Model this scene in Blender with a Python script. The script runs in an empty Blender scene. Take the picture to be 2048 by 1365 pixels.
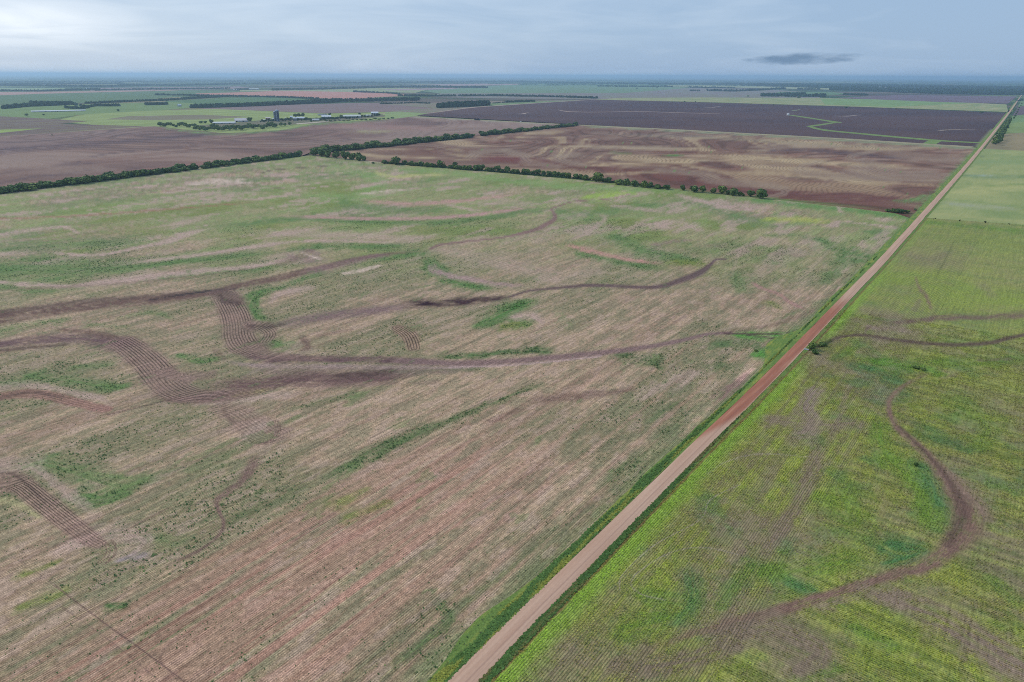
import bpy, math, random
import numpy as np
random.seed(7); rng = np.random.default_rng(7)
D = bpy.data; SC = bpy.context.scene; COL = SC.collection

# ------------------------------------------------------------------ camera
H = 140.0; F = 1365.33; Y0 = 151.5; ROLL = 0.004
PITCH = math.atan((682.5 - Y0) / F)
cam = D.cameras.new('camera'); cam.sensor_width = 36; cam.lens = 24
cam.clip_start = 1; cam.clip_end = 200000
co = D.objects.new('camera', cam); COL.objects.link(co)
co.location = (0, 0, H)
from mathutils import Matrix, Vector
R = Matrix.Rotation(math.pi/2 - PITCH, 4, 'X') @ Matrix.Rotation(math.atan(ROLL), 4, 'Z')
co.rotation_euler = R.to_euler()
SC.camera = co

# ------------------------------------------------------------------ world, sun, exposure
SUN_EL, SUN_AZ = math.radians(38), math.radians(-55)      # azimuth from +Y, negative = to the left
w = D.worlds.new("World"); SC.world = w; w.use_nodes = True
nt = w.node_tree; N = nt.nodes; L = nt.links; N.clear()
def nd(N, t, **k):
    n = N.new(t)
    for a, b in k.items(): setattr(n, a, b)
    return n
out = nd(N, 'ShaderNodeOutputWorld'); bg = nd(N, 'ShaderNodeBackground'); L.new(bg.outputs[0], out.inputs[0])
bg.inputs[1].default_value = 0.12
sky = nd(N, 'ShaderNodeTexSky', sky_type='NISHITA', sun_disc=False, sun_elevation=SUN_EL, sun_rotation=SUN_AZ,
         altitude=400, air_density=1.0, dust_density=1.5, ozone_density=1.0)
tc = nd(N, 'ShaderNodeTexCoord')
def ramp(N, pts, interp='LINEAR'):
    r = nd(N, 'ShaderNodeValToRGB'); e = r.color_ramp; e.interpolation = interp
    while len(e.elements) < len(pts): e.elements.new(0.5)
    for i, (p, c) in enumerate(pts):
        e.elements[i].position = p; e.elements[i].color = (*c, 1) if len(c) == 3 else c
    return r
def math_(N, L, op, a, b=None, c=None, clamp=False):
    m = nd(N, 'ShaderNodeMath', operation=op, use_clamp=clamp)
    for i, v in enumerate((a, b, c)):
        if v is None: continue
        if isinstance(v, (int, float)): m.inputs[i].default_value = v
        else: L.new(v, m.inputs[i])
    return m.outputs[0]
def mixc(N, L, f, a, b, bt='MIX'):
    m = nd(N, 'ShaderNodeMix', data_type='RGBA', blend_type=bt)
    for i, v in ((0, f), (6, a), (7, b)):
        if isinstance(v, (int, float)): m.inputs[i].default_value = v
        elif isinstance(v, tuple): m.inputs[i].default_value = (*v, 1)
        else: L.new(v, m.inputs[i])
    return m.outputs[2]
def mapping(N, L, vec, scale=(1, 1, 1), loc=(0, 0, 0), rot=(0, 0, 0)):
    m = nd(N, 'ShaderNodeMapping'); L.new(vec, m.inputs[0])
    m.inputs[1].default_value = loc; m.inputs[2].default_value = rot; m.inputs[3].default_value = scale
    return m.outputs[0]
def noise(N, L, vec, scale=1.0, detail=4, rough=0.55, dist=0.0):
    n = nd(N, 'ShaderNodeTexNoise'); L.new(vec, n.inputs['Vector'])
    n.inputs['Scale'].default_value = scale; n.inputs['Detail'].default_value = detail
    n.inputs['Roughness'].default_value = rough; n.inputs['Distortion'].default_value = dist
    return n.outputs[0]
# cloud sheet: a veil of high cloud seen by direction; horizontal streaks near the horizon
G = tc.outputs['Generated']
c1 = noise(N, L, mapping(N, L, G, (2.2, 2.2, 16)), 1.0, 6, 0.55, 0.6)
c2 = noise(N, L, mapping(N, L, G, (5, 5, 34), (3, 1, 0)), 1.0, 5, 0.5, 1.6)
cl = math_(N, L, 'ADD', math_(N, L, 'MULTIPLY', c1, 0.65), math_(N, L, 'MULTIPLY', c2, 0.35))
sx = nd(N, 'ShaderNodeSeparateXYZ'); L.new(G, sx.inputs[0])
# the veil is brighter towards the sun side (-x) than away from it
side = math_(N, L, 'MULTIPLY_ADD', sx.outputs[0], -0.5, 0.5, clamp=True)
veil_dark = (3.3, 4.75, 6.8); veil_lite = (6.2, 7.35, 8.8)
f = math_(N, L, 'MULTIPLY_ADD', math_(N, L, 'SUBTRACT', cl, 0.5), 2.0, math_(N, L, 'MULTIPLY_ADD', side, 1.15, -0.30), clamp=True)
veil = mixc(N, L, f, veil_dark, veil_lite)
base = mixc(N, L, 0.86, sky.outputs[0], veil)
# one low dark cloud bank on the right
def dirpx(px, py):
    v = Vector(((px-1024)/F, -(py-682.5)/F, -1)); v = R.to_3x3() @ v; return v.normalized()
cd = dirpx(1600, 118)
az = math_(N, L, 'ARCTAN2', sx.outputs[0], sx.outputs[1])
azc = math.atan2(cd.x, cd.y)
wob = noise(N, L, mapping(N, L, G, (30, 30, 120)), 1.0, 3, 0.6)
dx = math_(N, L, 'MULTIPLY', math_(N, L, 'SUBTRACT', az, azc), 1/0.072)
dz = math_(N, L, 'MULTIPLY', math_(N, L, 'SUBTRACT', sx.outputs[2], cd.z), 1/0.0072)
dz = math_(N, L, 'ADD', dz, math_(N, L, 'MULTIPLY', dx, -0.25))
rr = math_(N, L, 'ADD', math_(N, L, 'MULTIPLY', dx, dx), math_(N, L, 'MULTIPLY', dz, dz))
rr = math_(N, L, 'ADD', rr, math_(N, L, 'MULTIPLY_ADD', wob, 2.0, -1.0))
cm = math_(N, L, 'MULTIPLY', math_(N, L, 'MULTIPLY', math_(N, L, 'SUBTRACT', 1.0, rr, clamp=True), 1.15, clamp=True), 0.85)
final = mixc(N, L, cm, base, (1.3, 2.2, 3.5))
gd = dirpx(10, 40)
gx = math_(N, L, 'MULTIPLY', math_(N, L, 'SUBTRACT', az, math.atan2(gd.x, gd.y)), 1/0.16)
gz = math_(N, L, 'MULTIPLY', math_(N, L, 'SUBTRACT', sx.outputs[2], gd.z), 1/0.035)
gr_ = math_(N, L, 'ADD', math_(N, L, 'MULTIPLY', gx, gx), math_(N, L, 'MULTIPLY', gz, gz))
gm = math_(N, L, 'MULTIPLY', math_(N, L, 'SUBTRACT', 1.0, math_(N, L, 'SQRT', gr_), clamp=True), math_(N, L, 'MULTIPLY_ADD', c2, 2.2, -.2, clamp=True))
final = mixc(N, L, gm, final, (9.6, 10.2, 10.8))
L.new(final, bg.inputs[0])
sl = D.lights.new('sun', 'SUN'); sl.energy = 2.4; sl.angle = math.radians(4); sl.color = (1, 0.93, 0.80)
so = D.objects.new('sun', sl); COL.objects.link(so)
sd = Vector((math.sin(SUN_AZ)*math.cos(SUN_EL), math.cos(SUN_AZ)*math.cos(SUN_EL), math.sin(SUN_EL)))
so.rotation_euler = sd.to_track_quat('Z', 'Y').to_euler(); so.location = (0, 0, 500)
vs = SC.view_settings; vs.view_transform = 'Standard'; vs.look = 'None'; vs.exposure = -0.18; vs.gamma = 1; vs.use_curve_mapping = False
SC.cycles.filter_width = 1.0; SC.cycles.volume_bounces = 1; SC.cycles.max_bounces = 4; SC.cycles.diffuse_bounces = 2; SC.cycles.use_denoising = False
SC.cycles.use_adaptive_sampling = True
HAZE_DENSITY = 0.000056; HAZE_COLOR = (0.50, 0.73, 1.0)

# ------------------------------------------------------------------ helpers
def lin(v):
    v = v/255.0
    return v/12.92 if v <= 0.04045 else ((v+0.055)/1.055)**2.4
def c(r, g, b, k=1.0): return np.array([lin(r), lin(g), lin(b)])*k/1.10
def un(px, py, h=0.0):
    x = (px-1024)/F; y = -(py-682.5)/F; r = math.atan(ROLL)
    x, y = x*math.cos(r)-y*math.sin(r), x*math.sin(r)+y*math.cos(r)
    cc, s = math.cos(PITCH), math.sin(PITCH)
    dy = cc+y*s; dz = -s+y*cc; t = (h-H)/min(dz, -1e-4)
    return x*t, dy*t
def uns(*a): return [un(x, y) for x, y in a]
def mpp(px, py):                                # metres per photo pixel, across the view
    x, y = un(px, py); return math.sqrt(x*x+y*y+H*H)/math.hypot(F, math.hypot(px-1024, py-682.5))
T = rng.random((512, 512))
def vn(x, y):
    xi = np.floor(x).astype(np.int64); yi = np.floor(y).astype(np.int64); fx = x-xi; fy = y-yi
    fx = fx*fx*(3-2*fx); fy = fy*fy*(3-2*fy)
    a = T[xi & 511, yi & 511]; b = T[(xi+1) & 511, yi & 511]; cc = T[xi & 511, (yi+1) & 511]; d = T[(xi+1) & 511, (yi+1) & 511]
    return (a*(1-fx)+b*fx)*(1-fy)+(cc*(1-fx)+d*fx)*fy
def fbm(x, y, o=4, g=0.5):
    s = 0; a = 1; t = 0
    for i in range(o):
        s = s+a*vn(x*2**i+17.3*i, y*2**i+5.1*i); t += a; a *= g
    return s/t
def sm(e0, e1, x):
    t = np.clip((x-e0)/(e1-e0), 0, 1); return t*t*(3-2*t)
def inpoly(x, y, P):
    ins = np.zeros(x.shape, bool); n = len(P); j = n-1
    for i in range(n):
        xi, yi = P[i]; xj, yj = P[j]
        if yi != yj:
            m = ((yi > y) != (yj > y)) & (x < (xj-xi)*(y-yi)/(yj-yi)+xi); ins ^= m
        j = i
    return ins
def seg_near(x, y, P, closed=True):             # nearest point on a polyline
    bd = np.full(x.shape, 1e18); bx = np.zeros_like(x); by = np.zeros_like(x)
    n = len(P)
    for i in range(n if closed else n-1):
        ax, ay = P[i]; cx, cy = P[(i+1) % n]; ex, ey = cx-ax, cy-ay; l2 = ex*ex+ey*ey+1e-9
        t = np.clip(((x-ax)*ex+(y-ay)*ey)/l2, 0, 1); qx = ax+t*ex; qy = ay+t*ey
        d = (x-qx)**2+(y-qy)**2; m = d < bd
        bd[m] = d[m]; bx[m] = qx[m]; by[m] = qy[m]
    return np.sqrt(bd), bx, by
def catmull(P, k=6):
    P = [np.array(p, float) for p in P]; o = []
    for i in range(len(P)-1):
        p0 = P[max(i-1, 0)]; p1 = P[i]; p2 = P[i+1]; p3 = P[min(i+2, len(P)-1)]
        for j in range(k):
            t = j/k; o.append(0.5*((2*p1)+(-p0+p2)*t+(2*p0-5*p1+4*p2-p3)*t*t+(-p0+3*p1-3*p2+p3)*t**3))
    o.append(P[-1]); return o
def link(name, me, mat=None, parent=None, loc=(0, 0, 0), kind=None, label=None, cat=None, group=None):
    o = D.objects.new(name, me); COL.objects.link(o); o.location = loc
    if mat is not None and me is not None and not me.materials: me.materials.append(mat)
    if parent: o.parent = parent
    if kind: o['kind'] = kind
    if label: o['label'] = label
    if cat: o['category'] = cat
    if group: o['group'] = group
    return o
def mesh_np(name, V, Fq, attrs=None):
    me = D.meshes.new(name); V = np.asarray(V, np.float32); Fq = np.asarray(Fq, np.int32)
    n, k = Fq.shape
    me.vertices.add(len(V)); me.vertices.foreach_set('co', V.ravel())
    me.loops.add(n*k); me.loops.foreach_set('vertex_index', Fq.ravel())
    me.polygons.add(n); me.polygons.foreach_set('loop_start', np.arange(0, n*k, k, dtype=np.int32))
    me.polygons.foreach_set('loop_total', np.full(n, k, np.int32))
    me.update(calc_edges=True)
    for an, (ty, arr) in (attrs or {}).items():
        a = me.attributes.new(an, ty, 'POINT')
        a.data.foreach_set('color' if ty == 'FLOAT_COLOR' else 'value', np.asarray(arr, np.float32).ravel())
    return me
def new_mat(name, rough=0.9, spec=0.2):
    m = D.materials.new(name); m.use_nodes = True; t = m.node_tree
    b = t.nodes['Principled BSDF']; b.inputs['Roughness'].default_value = rough
    b.inputs['Specular IOR Level'].default_value = spec
    return m, t.nodes, t.links, b
def flat_mat(name, col, rough=0.8, var=0.15, scale=0.5, spec=0.2):
    m, N, L, b = new_mat(name, rough, spec); tcn = nd(N, 'ShaderNodeTexCoord')
    n1 = noise(N, L, tcn.outputs['Object'], scale, 5, 0.6)
    r = ramp(N, [(0.25, tuple(np.clip(np.array(col)*(1-var), 0, 1))), (0.75, tuple(np.clip(np.array(col)*(1+var), 0, 1)))])
    L.new(n1, r.inputs[0]); L.new(r.outputs[0], b.inputs['Base Color']); return m
def attr(N, name): return nd(N, 'ShaderNodeAttribute', attribute_name=name)

# ------------------------------------------------------------------ road geometry
RA = math.radians(53.4); RD = np.array([math.cos(RA), math.sin(RA)]); RN = np.array([RD[1], -RD[0]]); RO = np.array([-11.9, 126.8])
road_px = [(925, 1365), (1139, 1150), (1391, 900), (1535, 760), (1689, 600), (1822, 458), (1964, 295), (2020, 223), (2040, 195)]
road_w = [tuple(RO-RD*240)]+uns(*road_px)
e = np.array(road_w[-1])-np.array(road_w[-2]); e /= np.hypot(*e)
road_w.append(tuple(np.array(road_w[-1])+e*26000))
ROAD = catmull(road_w, 8)
def uvw(x, y): return (x-RO[0])*RD[0]+(y-RO[1])*RD[1], (x-RO[0])*RN[0]+(y-RO[1])*RN[1]
def road_v(x, y):
    P = [tuple(p) for p in ROAD[:60]]
    d, qx, qy = seg_near(x, y, P, False)
    return d*np.sign((x-qx)*RN[0]+(y-qy)*RN[1])
def road_off(v, i0=0, i1=None):
    Q = np.array(ROAD[i0:i1]); t = np.gradient(Q, axis=0); t /= np.linalg.norm(t, axis=1)[:, None]
    return Q+np.stack([t[:, 1], -t[:, 0]], 1)*v

# ------------------------------------------------------------------ marks on the soil: traced lines with a real width on the ground
class Stroke:
    def __init__(s, pts, spline=True):
        P = [(x, y, h) for x, y, h in pts]
        if spline and len(P) > 2: P = [tuple(p) for p in catmull(P, 5)]
        W = [un(x, y) for x, y, _ in P]; hw = []
        for i, (x, y, h) in enumerate(P):
            a = P[max(i-1, 0)]; b = P[min(i+1, len(P)-1)]
            tx, ty = b[0]-a[0], b[1]-a[1]; l = math.hypot(tx, ty)+1e-6; nx, ny = -ty/l, tx/l
            w1 = un(x+nx*h, y+ny*h); w0 = un(x-nx*h, y-ny*h)
            wa = un(a[0], a[1]); wb = un(b[0], b[1]); ex, ey = wb[0]-wa[0], wb[1]-wa[1]; le = math.hypot(ex, ey)+1e-6
            hw.append(abs(ex*(w1[1]-w0[1])-ey*(w1[0]-w0[0]))/le/2)
        s.W = W; s.h = hw; mh = max(hw)*1.8; s.L = sum(math.dist(p, q) for p, q in zip(W[:-1], W[1:]))+1e-6
        s.open0 = 3 < P[0][0] < 2044; s.open1 = 3 < P[-1][0] < 2044
        s.bb = (min(p[0] for p in W)-mh, max(p[0] for p in W)+mh, min(p[1] for p in W)-mh, max(p[1] for p in W)+mh)
    def __call__(s, x, y):
        idx = np.nonzero((x > s.bb[0]) & (x < s.bb[1]) & (y > s.bb[2]) & (y < s.bb[3]))[0]
        X = x[idx]; Y = y[idx]; best = np.full(len(idx), 1e9); sg = np.zeros(len(idx)); al = np.zeros(len(idx)); acc = 0
        for i in range(len(s.W)-1):
            ax, ay = s.W[i]; bx, by = s.W[i+1]; ex, ey = bx-ax, by-ay; l2 = ex*ex+ey*ey+1e-9
            t = np.clip(((X-ax)*ex+(Y-ay)*ey)/l2, 0, 1); dx = X-ax-t*ex; dy = Y-ay-t*ey
            d = np.sqrt(dx*dx+dy*dy); r = d/(s.h[i]*(1-t)+s.h[i+1]*t+1e-6); m = r < best
            best[m] = r[m]; sg[m] = (d*np.sign(ex*dy-ey*dx))[m]; al[m] = (acc+t*math.sqrt(l2))[m]; acc += math.sqrt(l2)
        return idx, best, sg, al
def S(*a, spline=True): return Stroke([tuple(a[i:i+3]) for i in range(0, len(a), 3)], spline)

class Paint:
    def __init__(s, x, y):
        s.x = x; s.y = y; n = len(x); s.col = np.zeros((n, 3)); s.veg = np.zeros(n); s.t = np.zeros(n); s.ta = np.zeros(n)
        s.u, s.v = uvw(x, y)
        s.wr = fbm(s.u/22, s.v/9, 4, 0.6)-0.5; s.wf = fbm(s.u/6+9, s.v/2.2+3, 3, 0.6)-0.5
        s.dist = np.sqrt(x*x+y*y)
    def mix(s, m, col): s.col += (np.asarray(col)-s.col)*m[:, None]
    def stroke(s, st, col=None, a=1.0, veg=None, soft=0.6, warp=0.9, line=None, ls=1.0):
        idx, r, sg, al = st(s.x, s.y)
        if len(idx) == 0: return
        r = r+s.wr[idx]*warp+s.wf[idx]*warp*0.5
        m = (1-sm(1-soft, 1+soft*0.6, r))*a
        if warp > .4:
            hm = sum(st.h)/len(st.h); nz = fbm(al/(hm*5)+3.7, sg/(hm*.22)+al/(hm*40), 4, .6); n2 = fbm(al/(hm*1.6)+9, sg/(hm*.6)+4, 4, .6)
            m = m*np.clip(.30+1.15*nz/.5*.6+(n2-.5)*1.6, .08, 1.2)
            Lt = al.max() if len(al) else 1
            tp = st.L > 9*hm
            if st.open0 and tp: m = m*sm(-.02, .16, al/st.L)
            if st.open1 and tp: m = m*sm(-.02, .16, 1-al/st.L)
        if col is not None: s.col[idx] += (np.asarray(col)-s.col[idx])*m[:, None]
        if veg is not None: s.veg[idx] += (veg-s.veg[idx])*m
        if line is not None:
            idx2 = m > 0.03
            j = idx[idx2]; s.t[j] = sg[idx2]*ls; br = fbm(al[idx2]/26+7, sg[idx2]/7+3, 3, .6); s.ta[j] = np.maximum(s.ta[j]*(1-m[idx2]), line*m[idx2]*np.clip(.15+1.7*br, .2, 1.2))

# colours (linear albedo from surface colours)
SOIL = c(169, 142, 115); SOILD = c(132, 103, 86); GREY = c(124, 118, 84); GRASS = c(130, 138, 84); DEEP = c(66, 98, 52)
MID = c(92, 118, 66); OLIVE = c(118, 124, 62); LIME = c(150, 172, 70); DARK = c(108, 82, 73); DARK2 = c(78, 59, 55)
PINK = c(178, 148, 136); PALE = c(192, 168, 150); SALM = c(172, 130, 112); RED = c(150, 98, 84); YEL = c(168, 168, 78)

def paint_left(x, y):
    p = Paint(x, y); u, v = p.u, p.v
    far = sm(470, 900, p.dist)
    streak = fbm(u/90+4, v/3.0, 4, 0.6); patch = fbm(u/70+2, v/38+7, 4, 0.55)
    p.col[:] = SOIL
    p.mix(sm(0.40, 0.66, streak)*0.55, SOILD)
    p.mix(sm(0.36, 0.60, patch+0.35*(streak-0.5))*0.62, GREY)
    mott = fbm(u/9+51, v/3.5+8, 4, .65); p.mix(sm(.46, .62, mott)*.40, c(104, 110, 84)); p.mix((1-sm(.34, .48, mott))*.30, c(176, 150, 138))
    # the upper part of the field is grown over with grass
    up = sm(430, 760, p.dist+160*(patch-0.5))
    g2 = fbm(x/130+31, y/150+8, 4, 0.6); g3 = fbm(x/60+3, y/50+1, 4, 0.6)
    p.mix(up*sm(0.34, 0.60, g2)*0.62, GRASS)
    p.mix(up*sm(0.54, 0.70, g3)*0.5, MID)
    p.mix(up*sm(0.60, 0.72, g2*0.5+g3*0.5+0.04)*0.7, OLIVE)
    p.mix(up*sm(0.53, 0.66, fbm(u/60+61, v/16+14, 5, 0.62))*0.70, PINK); p.mix(up*sm(.50, .64, fbm(u/30+11, v/9+4, 4, .6))*.45, c(128, 146, 84))
    p.veg = 0.16+0.5*sm(0.45, 0.62, patch)+0.15*up
    # red soil in the lower middle
    red = sm(0, 1, 1.15-((u+28)/150)**2-((v+62)/40)**2)*sm(0.36, 0.52, fbm(u/60, v/2.6+40, 3, 0.6))
    p.mix(red*0.55, SALM); p.mix(red*sm(0.52, 0.68, fbm(u/80+8, v/1.9, 3))*0.35, RED); p.veg *= 1-0.7*red
    for vv, wd, a0, a1 in ((-32, 1.0, -60, 240), (-47, 1.3, -40, 300), (-20, 1.2, -60, 330), (-66, 1.8, -90, 240), (-14.5, 0.9, -30, 170), (-88, 1.6, -60, 180), (-56, 1.2, 0, 160)):
        m = np.exp(-((v-vv-1.2*(fbm(u/60, u*0+vv)-0.5))/wd)**2)*sm(a0, a0+30, u)*(1-sm(a1-60, a1, u)); p.mix(m*0.32, SALM*1.1)
    Sx = p.stroke
    def G(*a, k=0.8, col=MID, veg=0.9): Sx(S(*a), col, k, veg=veg, soft=0.8, warp=1.6)
    # green belts
    G(0,540,26, 100,540,20, 220,535,12, 350,525,8, 450,514,7, 560,500,6); G(560,503,4, 650,492,8, 740,493,8, 830,494,5)
    G(0,572,10, 60,582,6, 120,585,3, k=.6); G(390,462,5, 470,450,6, 560,440,7, 640,438,6, 740,443,6, 860,445,6, 940,440,5, 1040,425,6, 1110,415,5, k=.75)
    G(0,500,20, 120,490,18, 250,480,10, k=.5); G(230,440,12, 330,432,12, 430,420,8, k=.6, col=OLIVE); G(300,460,14, 200,460,14, 120,470,12, k=.45, col=OLIVE)
    G(0,465,10, 60,470,8, k=.5); G(330,555,6, 420,545,8, 500,540,6, 560,532,4, k=.6); G(140,505,5, 180,503,6, k=.6, col=OLIVE)
    G(640,325,10, 720,345,14, 760,370,10, 690,395,12, 620,380,10, k=.55, col=c(120,146,80)); G(700,390,7, 690,405,8, 760,418,8, 850,420,8, 930,424,5, k=.6)
    G(850,510,14, 872,535,18, 915,563,13, 1000,582,8, k=.9); G(800,515,6, 840,508,6, 760,518,5); G(560,570,8, 515,592,13, 508,620,13, 535,648,7, k=.9); G(560,578,8, 600,560,8, 640,545,5, k=.7)
    G(540,690,10, 565,690,14); G(955,662,10, 985,640,20, 1030,614,16, 1075,595,6, k=1.0); G(975,650,10, 1020,640,14, 1050,648,8, k=.8); G(1010,652,8, 1030,650,8, col=OLIVE)
    G(1130,480,8, 1180,510,8, 1250,525,9, 1330,540,8, k=.8); G(1230,475,14, 1290,500,14, 1330,510,10, 1380,520,6, k=.75); G(1380,395,8, 1450,425,12, 1500,440,10, 1560,450,8, k=.6)
    G(1110,420,6, 1160,430,12, 1220,420,10, 1300,410,10, k=.6); G(1180,395,6, 1240,385,8, 1200,400,5, k=.7, col=LIME); G(760,335,4, 900,345,6, 1050,365,6, 1250,378,6, 1400,388,7, k=.6, col=c(120,146,80))
    G(1520,402,6, 1600,410,6, 1700,420,5, 1800,432,6, k=.85, col=c(98,130,70)); G(1360,525,6, 1390,528,7, col=OLIVE, k=.9); G(1550,440,6, 1620,440,6, k=.6, col=YEL); G(1540,472,4,1600,470,4, k=.5)
    G(1640,480,10, 1680,500,14, 1720,510,10, k=.8); G(1660,540,20, 1690,520,16, 1640,575,10, k=.6); G(1745,465,6, 1770,462,6, k=.7)
    G(1470,540,12, 1480,580,12, 1500,590,8, k=.5); G(1540,605,8, 1555,615,8, k=.6, col=OLIVE)
    G(0,662,12, 60,650,8, 120,640,6, k=.6); G(230,640,4, 300,625,6, 350,640,5, k=.5); G(180,650,5,250,655,5,k=.4); G(360,712,10, 400,722,9, 430,718,5, k=.8)
    G(60,755,14, 130,760,16, 200,770,16, 240,775,8, k=.75); G(150,735,6, 220,730,6, k=.5); G(0,770,5, 40,765,6, k=.6)
    G(20,925,14, 90,930,22, 160,945,26, 230,965,22, 290,960,12, 340,950,8, k=.62); G(160,1000,22, 200,1005,18, 240,990,12, k=.8); G(310,1080,20, 350,1085,18, k=.4, veg=.5); G(50,1150,10, 90,1135,9, 120,1122,6, col=OLIVE)
    G(40,1215,10, 100,1195,12, 130,1180,10, col=OLIVE, k=.7); G(215,1212,10, 245,1212,8, k=.8, col=DEEP); G(440,930,14, 380,940,10, 470,900,10, k=.35)
    G(690,1005,16, 735,980,10, k=.6, col=OLIVE, veg=.9); G(700,1035,12, 760,1010,12, 780,1005,5, k=.6, col=OLIVE, veg=.9)
    G(470,795,3, 490,788,6, 530,779,4, k=1, col=YEL, veg=.3); G(860,715,6, 930,712,7, 1010,706,7, 1120,700,8, k=.75, col=DEEP, veg=1.4); G(1240,712,8, 1300,720,14, 1320,735,8, k=.6, col=DEEP, veg=1.3)
    G(1440,690,10, 1500,690,14, 1530,700,8, k=.6, col=DEEP, veg=1.2); G(1440,735,12, 1470,735,12, k=.4, col=DEEP, veg=1.1); G(1480,672,5, 1540,672,12, 1600,668,16, k=.95, col=c(92,130,62), veg=.4); G(1520,712,12, 1560,700,14, k=.9, col=c(92,130,62), veg=.4)
    # belt of dark weeds running with the rows, and others nearer the road
    for pts, kk in (((610,985,6, 700,930,10, 760,900,14, 850,860,14, 930,828,12, 1000,800,7, 1100,762,6), .75), ((560,990,14, 470,1040,12, 640,960,10), .35), ((980,880,6, 1060,845,8, 1150,800,8), .3), ((1180,990,12, 1290,905,14, 1360,840,12, 1420,790,9), .5), ((890,1230,12, 960,1180,10, 1050,1110,12, 1150,1040,12), .35), ((760,1340,16, 840,1290,14, 900,1240,12, 860,1190,6), .6), ((1290,850,6, 1360,800,8), .5), ((700,750,6, 800,745,6, 900,740,5, 1000,740,5), .55), ((600,810,5, 700,790,6, 560,822,5), .5)):
        Sx(S(*pts), DEEP, kk*0.8, veg=1.5*kk+.3, soft=.9, warp=2.0)
    # pale and pink bare places
    def P_(*a, k=.7, col=PINK, w=1.2): Sx(S(*a), col, k, veg=0.02, soft=.7, warp=w)
    P_(380,370,2, 430,364,5, 460,363,5, 500,368,2, k=.9, col=PALE); P_(400,388,4, 450,390,5, 500,385,3, k=.5); P_(0,438,2, 150,432,2.2, 300,422,2, 420,412,2, 520,404,1.5, col=RED, k=.55, w=.6)
    P_(0,470,5, 60,460,4, 130,455,3, 160,470,2, k=.75); P_(0,508,5, 40,505,5, k=.6); P_(100,500,4, 130,508,4, 200,510,2.4, 280,495,3, 330,485,5, 370,470,7, 410,455,6, k=.8); P_(370,445,8, 400,438,7, k=.5)
    P_(0,565,4, 70,570,6, 150,572,5, 250,560,7, 340,548,6, 420,540,5, 520,532,4, 570,520,6, 600,505,6, k=.75); P_(200,535,3, 300,522,4, 420,507,4, 520,493,4, 600,483,3, 700,483,3, 830,487,3, k=.7); P_(480,470,6, 560,468,8, 640,470,9, 720,472,7, 800,478,7, 880,470,6, k=.5)
    P_(570,505,6, 600,520,8, 635,510,6, 600,498,5, k=.6, col=c(140,112,108)); P_(600,504,1.5, 620,512,2, 645,520,2, k=.9, col=PALE)
    P_(550,432,2, 620,434,3, 700,437,3, 780,438,3.4, 860,436,3.4, 940,431,3.5, 980,426,4.5, 1040,418,2, 1080,412,1.2, k=.95, col=c(172,134,124), w=.6); P_(885,407,2, 920,415,3, 960,424,4, k=.7); P_(720,398,2, 760,404,4, 830,408,4, 900,404,4, 960,398,4, 1040,387,3, k=.8, col=c(176,136,124))
    P_(735,388,4, 760,384,4, 790,381,3, k=.7, col=PALE); P_(750,342,3, 770,350,4, 800,354,4, 860,350,3, 900,350,2, k=.6, col=c(180,172,110)); P_(700,378,3, 750,368,3, 780,362,2.2, k=.6); P_(1000,400,5, 1060,408,4, 960,406,4, k=.4)
    P_(1130,484,5, 1145,492,6, 1180,502,5, 1220,512,5, 1260,520,4, 1330,530,3, k=.85, col=c(176,130,116)); P_(1130,484,4, 1165,470,4, 1200,450,5, 1210,435,6, 1190,425,3, k=.5)
    P_(862,525,8, 870,540,8, 900,552,6, 950,560,5, 1000,568,4, 1060,573,4, k=.8, col=c(158,128,122)); P_(930,560,4, 1000,575,3, 880,545,4,k=.4); P_(900,505,10, 980,520,20, 1060,540,18, k=.35); P_(690,548,3, 720,542,5, 755,532,3, k=.8, col=PALE); P_(1100,560,14, 1180,545,12, k=.3)
    P_(1350,388,3, 1380,396,5, 1410,405,6, 1430,412,4, k=.75); P_(1450,415,8, 1480,412,8, 1500,420,6, k=.75); P_(1320,450,6, 1370,448,8, 1400,462,6, k=.6); P_(1230,412,4, 1280,418,5, 1310,422,4, k=.6); P_(1150,405,3,1180,412,4,k=.5); P_(1310,490,5, 1350,482,4, 1370,480,3, k=.6, col=c(140,112,104)); P_(1460,560,5,1480,500,3, k=.2)
    P_(1500,560,3, 1520,575,4, 1560,590,3, 1580,605,4, 1620,625,1.4, k=.8, col=c(160,120,110), w=.5); P_(1700,445,2, 1750,450,2.4, 1785,455,2.5, k=.7); P_(1675,410,3, 1680,422,3, 1690,428,3, k=.7); P_(1760,440,5, 1775,440,6, k=.5); P_(1600,560,5,1640,520,4,1690,470,3,k=.2)
    P_(540,610,5, 555,590,6, 590,580,7, 640,575,5, k=.6); P_(1030,635,8, 1060,630,8, 1085,645,4, k=.7); P_(1270,810,3, 1330,770,8, 1390,745,8, 1340,790,8, k=.4); P_(1470,765,5, 1490,750,6, 1510,735,4, k=.95, col=c(205,165,145)); P_(480,760,3, 600,690,6, 620,680,5, k=.3)
    P_(0,776,8,60,770,8,130,782,8,200,798,8,230,810,6, k=.5); P_(0,932,16,50,930,16,90,950,14,140,990,12,190,1030,12, k=.5, w=1.6); P_(150,1090,20,230,1070,24,290,1080,24,270,1110,18, k=.5, w=1.8); P_(240,1122,8, 285,1110,10, k=.5, col=c(146,130,138), w=1.6)
    P_(0,1000,8, 40,1010,10, 90,1040,8, k=.5, col=c(178,168,120)); P_(380,810,6, 520,795,7, 600,785,8, k=.5); P_(520,850,14, 500,870,12, k=.6, col=PALE); P_(470,780,3, 420,790,4, 350,800,4, k=.8); P_(850,650,7,1000,600,5,k=.2)
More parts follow.
